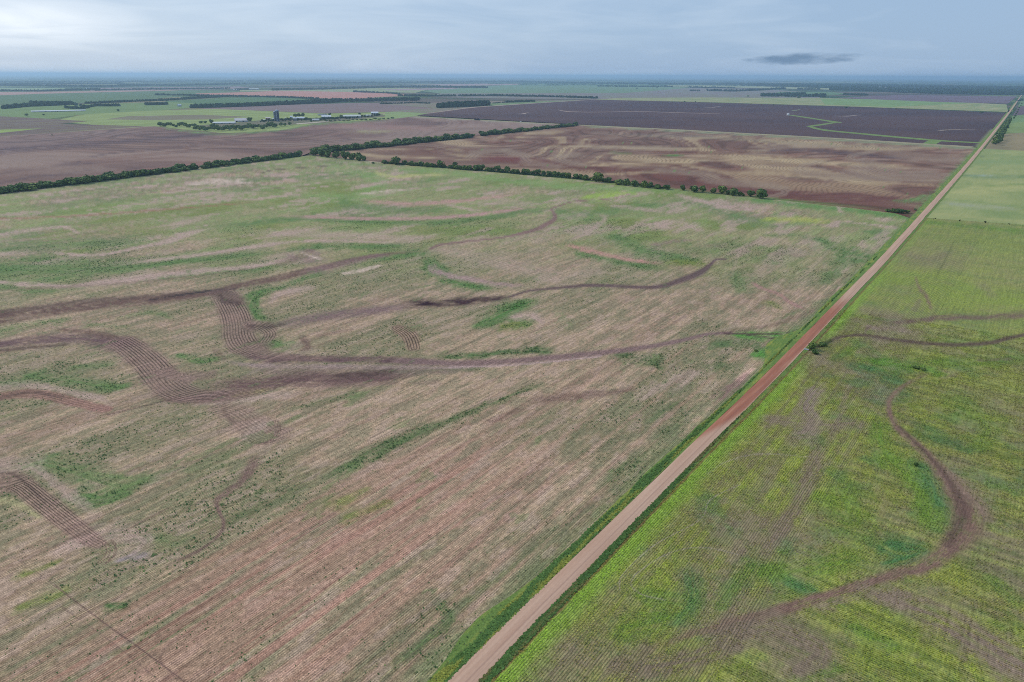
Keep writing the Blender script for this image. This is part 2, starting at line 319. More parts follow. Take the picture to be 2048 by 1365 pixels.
    # dark wet soil: washes, creek lines, headlands turned by the plough
    def D_(*a, k=.85, col=DARK, w=.8, line=None, soft=.6): Sx(S(*a), col, k, veg=0.03, soft=soft, warp=w, line=line)
    D_(0,634,14, 150,614,12, 300,600,9, 420,585,8, 480,572,8, 560,556,7, 640,536,6, 720,518,6, 780,508,3.4, 860,502,1.6, k=.85, line=.35)
    D_(0,625,5, 150,605,5, 300,592,4, 420,580,3, k=.5, col=DARK2); D_(305,600,3, 345,592,4, 352,590,3, k=.9, col=DARK2, line=.4); D_(350,592,1.5, 420,582,2, 470,578,1.8, k=1, col=c(52,44,46), w=.3)
    D_(640,540,10, 700,524,9, 760,512,5, k=.5, line=.2, col=c(136,108,104)); D_(0,580,2, 200,570,2, 400,552,2, 560,528,2, k=.4)
    D_(620,500,8, 600,515,10, 560,530,6, k=.4); D_(860,499,2.2, 875,492,3, 900,487,2.2, 1000,476,2, 1060,463,4, 1095,448,5, 1110,436,5, 1106,424,3, 1103,418,1.6, 1120,412,1.6, 1150,403,1.2, 1220,398,1.0, 1260,388,1.2, k=.9, col=c(128,96,92), w=.3); D_(1215,398,2.4, 1240,394,3.5, 1260,388,1.6, k=.6, col=PINK)
    D_(550,655,8, 600,642,11, 680,628,11, 760,620,10, 830,612,8, k=.75, line=.3, col=c(124,98,96)); D_(793,609,4, 830,608,9, 880,606,9, 960,601,8, 1010,594,4, 1026,592,2, k=.95, col=DARK2, w=.5)
    D_(1020,594,2, 1060,582,2, 1110,577,3, 1180,571,3.6, 1240,573,3.6, 1310,575,4.2, 1360,562,6, 1400,545,7, 1420,530,4, 1432,520,2, 1450,519,1, k=.92, col=c(96,74,74), w=.3); D_(600,670,8, 615,690,10, 605,705,8, k=.7); D_(640,672,4, 700,660,3, k=.4); D_(425,690,8, 436,708,8, 452,722,6, k=.35)
    D_(1460,500,3,1550,508,3,1620,515,2, k=.3); D_(1050,805,9, 1120,795,9, 1200,788,8, 1280,775,5, k=.6); D_(1425,805,10, 1460,780,12, 1485,760,8, 1500,742,5, k=.6, col=c(140,104,100)); D_(960,850,6, 1050,815,7, k=.5, col=c(128,94,84)); D_(560,770,9, 700,768,8, 820,765,3, k=.45, line=.5, col=c(140,108,100))
    # long wash down the middle: brown bank with a grey bed
    D_(478,696,16, 505,712,12, 560,719,9, 700,719,8, 820,722,7, 900,728,5, k=.9, col=c(106,82,78)); D_(800,722,6, 900,727,7, 1000,724,7, 1100,716,6.5, 1200,706,6, 1290,695,5.5, 1360,682,4.5, 1410,670,3.4, 1460,666,2.6, k=.92, col=c(124,98,94), w=.4)
    D_(1450,667,2, 1500,668,1.4, 1560,668,1.2, 1600,660,1.0, k=.9, col=DARK2, w=.2); D_(1480,668,1.4, 1530,675,1.6, 1580,680,1.6, 1600,684,1.4, k=.9, col=DARK2, w=.2); D_(1420,666,4, 1480,660,4, 1540,652,4, 1600,632,4, 1640,612,3, k=.4)
    D_(490,730,8, 560,742,13, 700,744,14, 860,744,8, 960,738,4, k=.6, col=c(120,98,90)); P_(440,718,4, 480,728,5, 540,732,5, 640,733,5, 740,734,5, 820,735,4, 880,736,3, 960,734,2, k=.75, col=c(148,124,116), w=.5); P_(900,735,2, 1000,732,2, 1100,724,1.8, 1200,713,1.8, k=.7, col=c(176,146,142), w=.3)
    D_(400,776,14, 500,766,14, 600,760,14, 700,757,12, 790,754,7, 840,750,3, k=.9, line=.25, col=c(112,86,80)); D_(680,752,8, 740,748,8, 780,742,5, k=.7, col=DARK2); D_(300,790,10, 370,800,8, 450,796,8, 530,780,8, k=.6, line=.4)
    # striped bends left by the plough round the terraces
    def B_(*a, k=.62, line=1.5, col=c(144,114,104), ls=.9): Sx(S(*a), col, k, veg=0.03, soft=.3, warp=.35, line=line, ls=ls)
    B_(446,586,30, 458,606,27, 470,628,30, 476,650,34, 478,672,36, 490,692,28, 520,706,12, 560,713,8, 640,717,5); B_(505,648,10, 525,655,16, 540,668,14, 530,685,9, k=.5); B_(500,690,8, 520,696,8, 540,690,4, k=.4); B_(440,586,14, 470,600,12, k=.5, col=DARK2, line=.6)
    D_(440,590,4, 450,602,6, 475,608,6, k=.7, col=DARK2); D_(500,652,5, 520,655,6, 560,650,4, k=.6, col=DARK2)
    D_(0,690,9, 80,680,10, 150,676,12, 220,683,16, 270,700,24, k=.85, line=.5, col=c(112,86,84)); D_(0,702,3, 60,696,3, 130,690,3, k=.7, col=DARK2, w=.3); D_(105,656,2, 150,662,4, 200,668,7, 250,682,8, k=.7)
    B_(240,682,22, 268,700,28, 296,724,32, 318,748,36, 342,774,34, 375,790,20, 420,794,12, 480,788,9, 540,777,6); B_(330,745,12, 380,758,8, k=.5, line=.5); B_(380,748,10, 410,752,9, 425,745,4, k=.4)
    B_(430,815,8, 470,825,24, 505,850,32, 530,868,28, 545,872,20, k=.4, line=.95, col=c(152,122,110)); D_(452,810,5, 448,825,6, 462,840,6, 475,850,5, k=.45, col=DARK)
    B_(0,793,8, 50,788,10, 100,792,11, 150,805,10, 200,817,9, 215,820,6, col=c(150,104,96), line=.8); D_(0,795,3, 60,785,4, 110,792,5, 130,797,3, k=.5, col=DARK2)
    B_(0,965,24, 40,970,24, 80,1000,26, 130,1040,24, 175,1075,20, 200,1090,14, col=c(156,122,110), ls=1.7); D_(0,948,3,20,947,3,50,965,4,90,1005,4, k=.5, col=DARK2)
    B_(795,655,8, 815,668,16, 824,682,17, 828,698,14, col=c(150,118,100)); B_(835,768,4, 870,764,5, k=.3)
    for a in ((440,590,44, 470,640,48, 482,680,44, 540,712,16), (250,690,40, 300,730,46, 345,780,44, 440,795,22), (440,815,14, 490,840,40, 530,868,36)): D_(*a, k=.2, col=c(128,98,90), w=1.2, soft=.9)
    # closed turning rings at the end of the strip
    for k, (rx, ry) in enumerate(((0,0),(10,6),(20,12))):
        D_(500-rx*.5,872+ry,0.9, 512,889-4+ry*.3,0.9, 540+rx*.4,880+ry*.2,0.9, 556+rx*.45-4,862-ry*.2,0.9, 545+rx*.4,840-ry*.3,0.9, k=.75, w=.05, soft=.5)
    for q in (0, 9, 20, 24): D_(200+q,1083-q*.2,.9, 212+q*.9,1095,1, 210+q*.8,1112,1, 192+q*.8,1128,.9, k=.8, w=.05, soft=.5)
    # washes at lower left
    D_(524,900,14, 505,930,13, 487,960,11, 455,985,7, 434,1003,6, 436,1020,4.5, 447,1042,4.5, 444,1062,4.5, 425,1082,4, 395,1103,4, 360,1120,5, 320,1135,4, k=.9, col=c(120,96,84), w=.7)
    D_(108,1170,1.3, 200,1240,1.5, 300,1312,1.6, 380,1372,1.7, k=.9, col=c(104,80,72), w=.1, soft=.5); D_(120,1212,1, 230,1290,1, 330,1372,1.1, k=.7, col=c(112,86,78), w=.1, soft=.5); D_(330,1300,3, 320,1320,3, 355,1360,3, k=.4, w=.4)
    D_(0,1100,1,60,1135,1,110,1172,1.2, k=.4, col=c(120,96,88), w=.1, soft=.5); D_(590,1075,3, 680,1020,2, 560,1100,2, k=.4, col=c(130,100,90)); D_(270,1050,1.4, 340,1015,1.4, 250,1062,1.4, k=.6, w=.2)
    D_(340,800,1.2, 290,812,1.2, 215,830,1.2, k=.7, col=DARK2, w=.1); D_(480,380,1, 560,376,1, 620,372,1, k=.4); D_(520,348,1.2, 545,341,1.2, 600,336,1, 680,330,1, k=.6, col=DARK2, w=.2)
    # green edge along the road
    rv = -road_v(x, y); p.mix((1-sm(8, 13+10*p.wr*2, rv))*0.35, MID)
    return p

def paint_right(x, y):
    p = Paint(x, y); u, v = p.u, p.v; rv = road_v(x, y)
    YG = c(152, 152, 76); YG2 = c(160, 168, 76); BR = c(144, 124, 104); TEAL = c(88, 128, 80)
    pat = fbm(u/36+3, v/34+11, 4, 0.55); st = fbm(u/2.2+3, v/70+1, 4, 0.65); hd = fbm(u/80+5, v/1.8+2, 4, 0.62)
    inner = sm(48, 52, rv+6*(fbm(u/90, v/90)-0.5)-0.012*(u-100))
    p.col[:] = YG
    p.mix(sm(0.40, 0.68, pat)*0.6, YG2); p.mix((1-sm(0.32, 0.58, fbm(x/40+60, y/42+3, 5, .62)))*0.75, BR)
    p.mix((1-inner)*sm(0.40, 0.62, hd)*0.45, BR*0.9); p.mix(inner*sm(0.48, 0.66, st)*0.5, c(92, 106, 54)); p.mix(inner*(1-sm(.34, .48, st))*.35, c(164, 172, 84)); p.mix(sm(.52, .74, fbm(x/18+9, y/18+2, 5, .65))*.5, TEAL); p.mix(sm(.5, .72, fbm(x/7+9, y/7+2, 4, .65))*.35, c(116, 134, 66)); p.mix(sm(.5, .7, fbm(x/5+29, y/5+2, 3, .65))*.3, BR)
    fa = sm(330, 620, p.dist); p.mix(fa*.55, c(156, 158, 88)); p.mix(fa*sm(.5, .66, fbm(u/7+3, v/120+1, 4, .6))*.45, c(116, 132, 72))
    ps = np.clip((x-150)/60, 0, 1)*np.clip((330-y)/60, 0, 1)*sm(.46, .66, fbm(x/45+5, y/35+8, 4, .6)); p.mix(ps*.5, BR)
    p.veg = 0.75-0.5*(1-sm(0.30, 0.46, fbm(x/40+60, y/42+3, 4, .6)))
    p.t = np.where(inner > 0.5, u, rv); p.ta = np.where(inner > .5, 0.7, 0.95)
    Sx = p.stroke
    def G(*a, k=.7, col=c(104, 138, 54), veg=1.0): Sx(S(*a), col, k, veg=veg, soft=.9, warp=1.5)
    def D_(*a, k=.85, col=c(116, 90, 82), w=.8, veg=.05, soft=.7):
        st_ = S(*a); Sx(st_, col, k, veg=veg, soft=soft, warp=w)
    G(1750,560,24, 1850,560,22, 1950,590,24, 2048,600,20, k=.6, col=c(146,162,66)); G(1900,480,14, 2048,490,18, k=.5, col=c(140,150,76)); G(1850,445,4, 1930,452,6, 2048,462,8, k=.6); G(1880,600,20,1990,620,18,k=.5,col=c(150,160,72))
    G(1750,725,14, 1830,732,14, 1870,745,8, k=.8, col=c(112,150,60)); G(1880,725,10, 1960,725,10, 2048,715,8, k=.5); G(1730,735,12, 1780,755,12, 1800,765,8, k=.7, col=TEAL); G(1760,830,24, 1770,900,26, 1830,960,30, 1860,1020,34, 1850,1080,30, k=.7, col=c(122,150,60))
    G(1840,930,16, 1870,975,22, 1880,1010,18, k=.7, col=TEAL); G(1790,1095,24, 1840,1105,20, 1770,1130,12, k=.8, col=TEAL); G(1580,1165,26, 1610,1180,18, k=.8, col=TEAL); G(1550,1150,30, 1700,1120,34, k=.6, col=c(116,144,56)); G(1640,1000,30, 1700,1040,34, 1680,980,24, k=.55, col=c(122,148,58))
    G(1300,1200,40, 1380,1220,30, 1250,1260,40, k=.55, col=c(106,136,54)); G(1370,1130,16, 1385,1200,20, 1340,1260,14, k=.6, col=TEAL); G(1500,1130,20, 1440,1210,16, k=.5, col=c(96,134,56)); G(1720,1265,20, 1780,1290,18, k=.6, col=c(118,150,58)); G(1980,1160,20, 2030,1200,16, k=.5, col=c(106,138,60)); G(1990,1250,16, 2048,1275,14, k=.5, col=c(118,146,58)); G(1680,1340,12, 1600,1360,20, k=.5)
    G(1920,800,30, 1980,860,30, 1940,900,20, k=.4, col=c(112,142,62)); G(1860,860,12, 1900,880,12, k=.5, col=TEAL); G(1720,690,8, 1660,725,10, k=.5, col=c(100,130,56)); G(1870,880,10,1930,900,8,k=.5,col=TEAL)
    D_(1700,640,10, 1760,650,14, 1800,640,10, 1740,625,10, k=.5, col=BR*.9, w=1.2, veg=.2); D_(1740,655,6, 1800,660,8, k=.6, col=c(156,130,118)); D_(1760,650,4, 1850,640,6, 1900,635,7, 1980,635,7, 2060,628,9, k=.75, col=c(124,98,88)); D_(1830,550,2, 1838,575,3.4, 1852,592,5, 1860,612,4, 1864,625,2.5, k=.75, col=c(136,108,92)); D_(1830,620,14, 1840,600,8, k=.45, col=BR*.9, w=1.2, veg=.2)
    D_(1760,480,10, 1850,520,12, 1900,500,8, k=.4, col=BR*.9, w=1.4, veg=.3); D_(1910,480,1.5, 1890,520,2, 1870,560,2, k=.5, col=c(92,96,60), w=.3); D_(1960,560,10,1990,600,12,k=.35,col=BR,veg=.3)
    D_(1750,680,8, 1840,690,8, 1900,700,8, k=.4, col=BR, veg=.3, w=1.2)
    D_(1645,688,3.4, 1662,680,4, 1690,673,3.4, 1730,671,3, 1790,680,3.4, 1850,687,4, 1920,690,4.6, 1980,686,5, 2020,676,4.5, 2060,668,4.5, k=.9, col=c(100,78,70), w=.3); D_(1618,694,4, 1640,692,5, 1662,682,4, k=.95, col=c(48,44,40), w=.4); D_(1730,671,3, 1733,660,3, 1745,650,2.4, k=.6)
    D_(1800,722,2, 1835,728,3, k=.3, col=DARK2); D_(1960,722,4, 2020,718,4, k=.5)
    D_(1880,742,3, 1840,755,4, 1800,778,5.5, 1778,805,7, 1782,835,8, 1800,862,8, 1835,890,9, 1868,925,12, 1900,965,20, 1930,1010,32, 1936,1050,36, 1905,1095,28, 1850,1130,18, 1770,1155,13, 1690,1180,12, 1610,1205,14, 1540,1228,13, 1470,1245,12, 1400,1262,10, 1300,1300,8, 1200,1350,8, k=.92, col=c(134,108,90), w=.6, veg=.02)
    D_(1900,950,14, 1960,1010,18, 1975,1040,14, k=.6, col=c(146,120,104)); D_(1800,855,3,1860,915,4,1905,970,7,1925,1030,14,1890,1090,12, k=.6, col=c(92,70,64), w=.4); D_(1720,1190,12, 1640,1215,12, 1680,1215,10, k=.6, col=c(150,124,110)); D_(1880,742,2, 1910,748,4, 1880,760,5, k=.4, col=BR, veg=.2)
    D_(1760,1195,24, 1880,1235,44, 1960,1280,50, 2048,1330,40, k=.85, col=BR, w=1.4, veg=.25); D_(1480,1265,30, 1560,1262,30, 1640,1300,34, 1600,1345,30, k=.8, col=BR*.9, w=1.4, veg=.25); D_(1460,1290,34, 1380,1320,30, 1300,1340,24, k=.75, col=BR*.85, w=1.4, veg=.3); D_(1290,1290,14, 1230,1340,16, k=.5, col=BR*.8, w=1.4, veg=.35)
    D_(1650,765,10, 1625,790,16, 1615,820,20, 1630,845,20, 1600,870,20, 1560,860,16, k=.85, col=c(150,130,112), w=1.0, veg=.15); D_(1540,840,14, 1640,850,18, 1700,845,14, k=.75, col=BR, w=1.2, veg=.2); D_(1650,880,20, 1625,940,20, 1595,1010,16, 1560,1060,16, 1510,1120,12, k=.75, col=c(140,120,100), w=1.3, veg=.2); D_(1560,920,14, 1520,1000,10, 1480,1070,9, k=.4, col=BR, w=1.4, veg=.3); D_(1740,960,8, 1770,1000,12, 1760,1040,8, k=.6, col=c(148,138,90), w=1)
    D_(1700,760,5, 1680,830,7, 1650,900,8, k=.45, col=BR, veg=.2); D_(1420,900,4, 1500,910,6, 1560,900,6, k=.35, col=BR, veg=.3)
    for a in ((1415,950,1.4, 1450,925,1.4, 1520,908,1.4, 1620,915,1.2), (1270,1150,1.6, 1262,1170,1.6, 1285,1190,1.6, 1330,1200,1.2), (1270,1150,1.6, 1330,1110,1.6, 1400,1095,1.4, 1480,1110,1.2), (1240,1180,1.5,1245,1150,1.5,1310,1090,1.5,1400,1040,1.4,1420,1000,1.4,1480,970,1.2)):
        D_(*a, k=.5, col=c(166,150,136), w=.3, veg=.1, soft=.5)
    # bright strip along the ditch, brown ditch line
    m = sm(5.6, 6.4, rv+p.wf*0.8)*(1-sm(8.0, 14.0, rv+p.wf*2.4)); near = (1-sm(360, 520, u))
    gap = 1-np.exp(-((u-285)/26)**2)
    p.mix(m*(.35+.6*near)*gap, c(142, 168, 68)); p.veg = np.maximum(p.veg, m*.6)
    m2 = sm(4.4, 5.2, rv+p.wf)*(1-sm(5.8, 6.5, rv+p.wf)); p.mix(m2*.8, c(118, 96, 56)); p.ta *= 1-m2
    return p

def paint_stubble(x, y):                       # brown ploughed field beyond the hedgerow
    p = Paint(x, y); u, v = p.u, p.v
    BRN = c(136, 99, 82); REDB = c(112, 68, 58); STRAW = c(192, 166, 128); GRY = c(148, 120, 102)
    f = fbm(x/420+2.3, y/560+6.1, 3, 0.45)*11+x/500-y/900; fb = fbm(x/160+4, y/230+8, 3, .5)
    ridges = vn(f*1.7, fb*3)*.5+vn(f*4.6, fb*4+3)*.5
    p.col[:] = BRN; s3 = fbm(x/210+v/900+5, (y+.35*x)/26+3, 4, .6); p.mix(sm(.48, .66, s3)*.55, c(160, 136, 118)); p.mix((1-sm(.34, .5, s3))*.5, c(100, 70, 60)); p.mix(sm(.4, .65, fbm(x/260+9, y/420+2, 4, .55))*.6, GRY); p.mix(sm(.48, .68, ridges)*.62*sm(.34, .5, fb)*(.45+1.1*s3), STRAW)
    p.mix((1-sm(.28, .48, ridges))*.5, c(102, 72, 62)); lo = 1-sm(1000, 1350, p.dist)
    p.mix(lo*.45, REDB)
    Sx = p.stroke
    def q(*a, col=STRAW, k=.7, w=.9, line=None, soft=.7): Sx(S(*a), col, k, soft=soft, warp=w, line=line)
    q(900,322,8, 980,318,8, 1100,330,7, 1250,345,8, 1400,365,9, 1600,395,10, 1800,410,9, col=REDB, k=.75); q(1550,385,8, 1700,395,10, 1830,400,8, col=c(112,70,64), k=.7); q(1000,318,7,1060,322,8, col=c(120,66,62), k=.7); q(850,305,5, 950,300,6, 1010,290,5, col=REDB, k=.4)
    q(1080,296,1.5, 1160,293,3.5, 1250,296,4.5, 1350,298,4, 1420,295,2, k=.7); q(1440,322,4, 1520,315,6, 1600,322,6, 1720,330,5, 1850,335,4, k=.6); q(1150,335,2, 1230,328,3.5, 1350,326,4, 1430,318,3.5, k=.6); q(1440,350,3, 1520,345,5, 1600,352,5, 1700,362,5, 1800,372,4, k=.55); q(1100,352,2, 1240,348,3, 1330,342,3, k=.5)
    q(1160,255,3, 1350,262,4, 1600,275,5, 1800,288,5, 1930,298,4, col=GRY, k=.6); q(1200,268,3, 1400,275,3, 1650,290,3, 1880,300,3, col=c(158,142,112), k=.5); q(1280,270,2, 1400,272,2.5, k=.5, col=c(100,82,86)); q(1500,305,3, 1600,300,4, 1750,312,4, 1830,322,3, k=.7, col=c(92,72,74)); q(1000,285,2, 1120,288,2.5, 1180,287,2, k=.6, col=REDB); q(1240,300,3, 1340,305,4, 1440,306,3, k=.6, col=REDB); q(1290,330,2,1400,328,2.4,1500,335,2,k=.5,col=REDB)
    # terrace bends with ridges that run round them
    def B_(*a, k=.45, line=1.0, col=c(158,136,116)): q(*a, col=col, k=k, w=.3, line=line, soft=.35)
    B_(1000,300,4, 960,305,7, 940,318,9); B_(1010,300,3, 1045,312,9, 1060,325,8, 1120,335,3); B_(1150,308,6, 1120,318,9, 1160,332,6); B_(1320,340,2, 1400,348,8, 1440,362,9, 1530,372,8, 1570,385,6, 1520,398,3); B_(1640,322,3, 1600,338,8, 1660,352,8, 1760,358,5); B_(1180,293,4, 1260,296,5, 1330,297,4)
    B_(1760,300,3, 1700,315,6, 1760,330,5); B_(1740,335,14, 1790,350,14, 1860,350,10, k=.5); B_(1530,295,4, 1610,292,5, 1660,296,3); B_(1800,305,8, 1860,315,8, 1900,310,5, k=.35)
    G = c(112, 138, 76); q(1236,306,2, 1246,306,2, col=G, k=1); q(1341,311,1.6, 1350,311,1.6, col=G, k=1)
    rv = -road_v(x, y); p.mix(1-sm(6, 16+30*p.wr, rv), c(118, 138, 82)); q(1790,405,4, 1830,400,6, 1850,388,5, col=c(112,140,80), k=.8)
    q(740,325,2, 1000,345,2.5, 1370,382,3, 1560,400,3, 1800,422,4, col=c(118,136,76), k=.8, w=.5)
    q(1155,252,1.2, 1500,270,1.6, 1930,296,2.2, col=c(140,150,112), k=.9, w=.3)
    p.veg[:] = .05; w_ = fbm(u/230+3, v/330+8, 2, .4); q0 = p.ta < .12; p.t = np.where(q0, v+330*(w_-.5)+60*fbm(u/70+1, v/200, 2, .4), p.t); fl = np.where(q0, f*24, 0)
    hm_ = sm(.42, .56, ridges)*sm(.38, .52, fb); hh = hm_ > .45; p.t = np.where(q0 & ~hh, fl, p.t); p.ta = np.where(q0, np.where(hh, .85*hm_*(1-.3*lo), .75), p.ta*1.3); return p
def paint_mauve(x, y):                          # left field beyond the hedge, worked soil with old terrace lines
    p = Paint(x, y); Br = c(132, 100, 88); f = fbm(x/520+7, y/900+3, 3, .45)*11+x/700
    rd = vn(f*1.5, x/260)*.5+vn(f*4.2, x/200+9)*.5
    p.col[:] = Br; s3 = fbm(x/260+5, (y+.1*x)/30+3, 4, .6); p.mix(sm(.48, .66, s3)*.45, c(150, 124, 110)); p.mix((1-sm(.34, .5, s3))*.45, c(100, 76, 72)); p.mix(sm(.42, .66, fbm(x/380, y/600+4, 4, .55))*.6, c(140, 116, 108)); p.mix(sm(.5, .7, rd)*.5, c(154, 130, 116)); p.mix((1-sm(.25, .5, rd))*.5, c(102, 78, 74))
    def q(*a, col=c(96,74,76), k=.6, w=.7, line=None): p.stroke(S(*a), col, k, soft=.7, warp=w, line=line)
    q(0,300,6, 150,290,6, 300,278,4, 420,270,3, col=c(90,70,76)); q(0,286,3, 200,275,3, 330,262,3, k=.4); q(125,325,3, 150,328,4, 160,322,3, k=.8, col=c(100,76,76)); q(160,318,2, 240,305,1.5, 340,298,1.2, 400,292,1); q(0,368,2, 60,355,2, 130,348,2, 200,338,1.5, k=.7); q(235,350,2, 260,340,3, 290,335,1.6, k=.7)
    q(0,325,18, 40,330,14, 100,335,10, 150,340,8, 190,335,3, col=c(152,126,112), k=.5, line=.9); q(100,325,6, 140,318,4, col=c(150,124,112), k=.4, line=.8); q(50,368,4, 150,360,5, 260,345,4, 500,315,3, col=c(146,104,92), k=.6); q(0,378,5,60,372,4,140,366,3,col=c(150,110,96),k=.6)
    q(560,262,4, 700,252,5, 800,256,4, 900,262,3, col=c(156,118,108), k=.55); q(720,262,2, 745,264,3, 770,262,2, col=c(160,150,110), k=.7); q(600,285,3, 700,280,3, 650,270,2, k=.4); q(950,252,4, 1030,248,5, 1080,255,3, col=c(164,138,124), k=.6, line=.8); q(640,245,2, 760,240,2.4, 850,240,1.5, k=.5)
    q(310,253,1.5, 370,262,2, 450,268,2, 560,260,2, 640,248,2, 780,240,2, col=c(112,134,80), k=.9, w=.5); q(830,234,1.2, 1000,243,1.4, 1155,250,1.6, col=c(160,150,128), k=.9, w=.2)
    p.veg[:] = .03; q0 = p.ta < .05; p.t = np.where(q0, f*26, p.t); p.ta = np.where(q0, .25+.5*sm(.35, .6, fbm(x/200, y/300, 3, .5)), p.ta*1.2); return p
def paint_dark(x, y):                           # freshly worked dark field
    p = Paint(x, y); p.col[:] = c(80, 60, 62); s3 = fbm(x/400+5, y/60+3, 4, .6); p.mix(sm(.5, .66, s3)*.4, c(100, 76, 72)); p.mix((1-sm(.34, .48, s3))*.4, c(62, 48, 54)); p.mix(sm(.4, .65, fbm(x/700, y/260+4, 4, .55))*.6, c(94, 70, 68)); p.mix(sm(.5, .7, fbm(x/240+4, y/900+3, 4, .6))*.35, c(70, 54, 60))
    def q(*a, col=c(176,152,142), k=.85, w=.06): p.stroke(S(*a), col, k, soft=.5, warp=w)
    Gr = c(124, 146, 84)
    rv = -road_v(x, y); p.mix(1-sm(8, 18, rv), c(126, 130, 90)); p.veg[:] = .02; return p
def paint_pale(x, y):                           # pale field right of the road, farther on
    p = Paint(x, y); u, v = p.u, p.v; p.col[:] = c(146, 154, 98); p.mix(sm(.42, .6, fbm(u/90+2, v/30, 4, .6))*.6, c(168, 168, 112)); p.mix(sm(.5, .68, fbm(u/30+20, v/90+6, 4, .6))*.5, c(122, 142, 86))
    def q(*a, col=c(176,178,120), k=.6, w=1.2): p.stroke(S(*a), col, k, soft=.8, warp=w)
    q(1930,385,10, 2000,378,12, 2060,375,14, col=c(182,176,116)); q(1930,352,4, 1990,355,5, 2048,352,5, col=c(104,130,88)); q(1920,410,5, 1960,413,5, 2010,416,3, col=c(158,160,140), k=.5); q(1950,350,2, 1975,352,2, col=c(160,170,158), k=.5); q(1980,325,8, 2048,325,10, col=c(136,152,100)); q(1880,428,4, 1960,436,4, 2048,444,4, col=c(172,168,112), k=.6); q(1950,316,1,1975,312,1.2, col=c(96,110,76), k=.5); q(1980,372,2,2020,370,2.5,2048,368,3,col=c(130,146,84),k=.6)
    rv = road_v(x, y); p.mix((1-sm(4, 8, rv))*.7, c(130, 146, 84)); p.veg[:] = .15; p.t = u; p.ta[:] = .12; return p

# ------------------------------------------------------------------ field material
def field_mat(name, spacing=1.85, rowamp=0.25, rows=True, linedark=0.45, grain=0.25, straight=0.76):
    m, N, L, b = new_mat(name, 0.95, 0.12)
    tcn = nd(N, 'ShaderNodeTexCoord'); O = tcn.outputs['Object']
    rot = mapping(N, L, O, rot=(0, 0, -RA)); sp = nd(N, 'ShaderNodeSeparateXYZ'); L.new(rot, sp.inputs[0])
    a = attr(N, 'Col'); veg = a.outputs['Alpha']; t = attr(N, 'trk').outputs['Fac']; ta = attr(N, 'tra').outputs['Fac']
    cur = a.outputs['Color']
    def mul(cur, fac): return mixc(N, L, 1.0, cur, comb(fac), 'MULTIPLY')
    def comb(v):
        k = nd(N, 'ShaderNodeCombineColor')
        for i in range(3): L.new(v, k.inputs[i])
        return k.outputs[0]
    def rng_(v, lo, hi, a0=.25, a1=.75):
        r = nd(N, 'ShaderNodeMapRange'); L.new(v, r.inputs[0])
        for i, x in enumerate((a0, a1, lo, hi)): r.inputs[i+1].default_value = x
        return r.outputs[0]
    stv = mapping(N, L, rot, (1/40, 1/0.9, 0.01))
    cur = mul(cur, rng_(noise(N, L, stv, 1, 5, .65), 1-.8*grain, 1+.8*grain, .3, .7))
    cur = mul(cur, rng_(noise(N, L, rot, 0.55, 5, .7), 1-grain, 1+grain, .3, .7))
    gr = noise(N, L, rot, 2.6, 3, .6)
    cur = mul(cur, rng_(gr, 1-grain*1.1, 1+grain*1.1, .32, .68))
    # low weeds and volunteer plants
    vo = nd(N, 'ShaderNodeTexVoronoi'); L.new(mapping(N, L, rot, (0.8, 1.15, .01)), vo.inputs['Vector']); vo.inputs['Scale'].default_value = 1.0
    on = math_(N, L, 'LESS_THAN', vo.outputs['Distance'], math_(N, L, 'MULTIPLY', veg, 0.42))
    cc = nd(N, 'ShaderNodeSeparateColor'); L.new(vo.outputs['Color'], cc.inputs[0])
    g = mixc(N, L, cc.outputs[0], tuple(c(66, 88, 52)), tuple(c(112, 128, 76)))
    cur = mixc(N, L, math_(N, L, 'MULTIPLY', on, 0.55), cur, g)
    hgt = gr
    if straight:
        w1 = math_(N, L, 'SINE', math_(N, L, 'MULTIPLY', sp.outputs[1], 2*math.pi/straight))
        n5 = rng_(noise(N, L, mapping(N, L, rot, (1/9, 1/3, .01)), 1, 3), 0.0, 1.0, .35, .6)
        amp = math_(N, L, 'MULTIPLY', n5, rowamp)
        if rows: amp = math_(N, L, 'MULTIPLY', amp, math_(N, L, 'SUBTRACT', 1.0, ta, clamp=True))
        cur = mul(cur, math_(N, L, 'MULTIPLY_ADD', w1, amp, 1.0)); hgt = math_(N, L, 'MULTIPLY_ADD', w1, amp, hgt)
    wob = math_(N, L, 'MULTIPLY', noise(N, L, rot, .35, 2, .5), .5)
    w2 = math_(N, L, 'SINE', math_(N, L, 'MULTIPLY', math_(N, L, 'ADD', t, wob), 2*math.pi/spacing))
    w2 = rng_(w2, 0, 1, .05, .75)
    amp2 = math_(N, L, 'MULTIPLY', w2, ta)
    cur = mul(cur, math_(N, L, 'MULTIPLY_ADD', amp2, -linedark, 1.0+linedark*.32))
    hgt = math_(N, L, 'MULTIPLY_ADD', amp2, -.6, hgt)
    L.new(cur, b.inputs['Base Color'])
    bp = nd(N, 'ShaderNodeBump'); bp.inputs['Strength'].default_value = .6; bp.inputs['Distance'].default_value = .18
    L.new(hgt, bp.inputs['Height']); L.new(bp.outputs[0], b.inputs['Normal'])
    return m

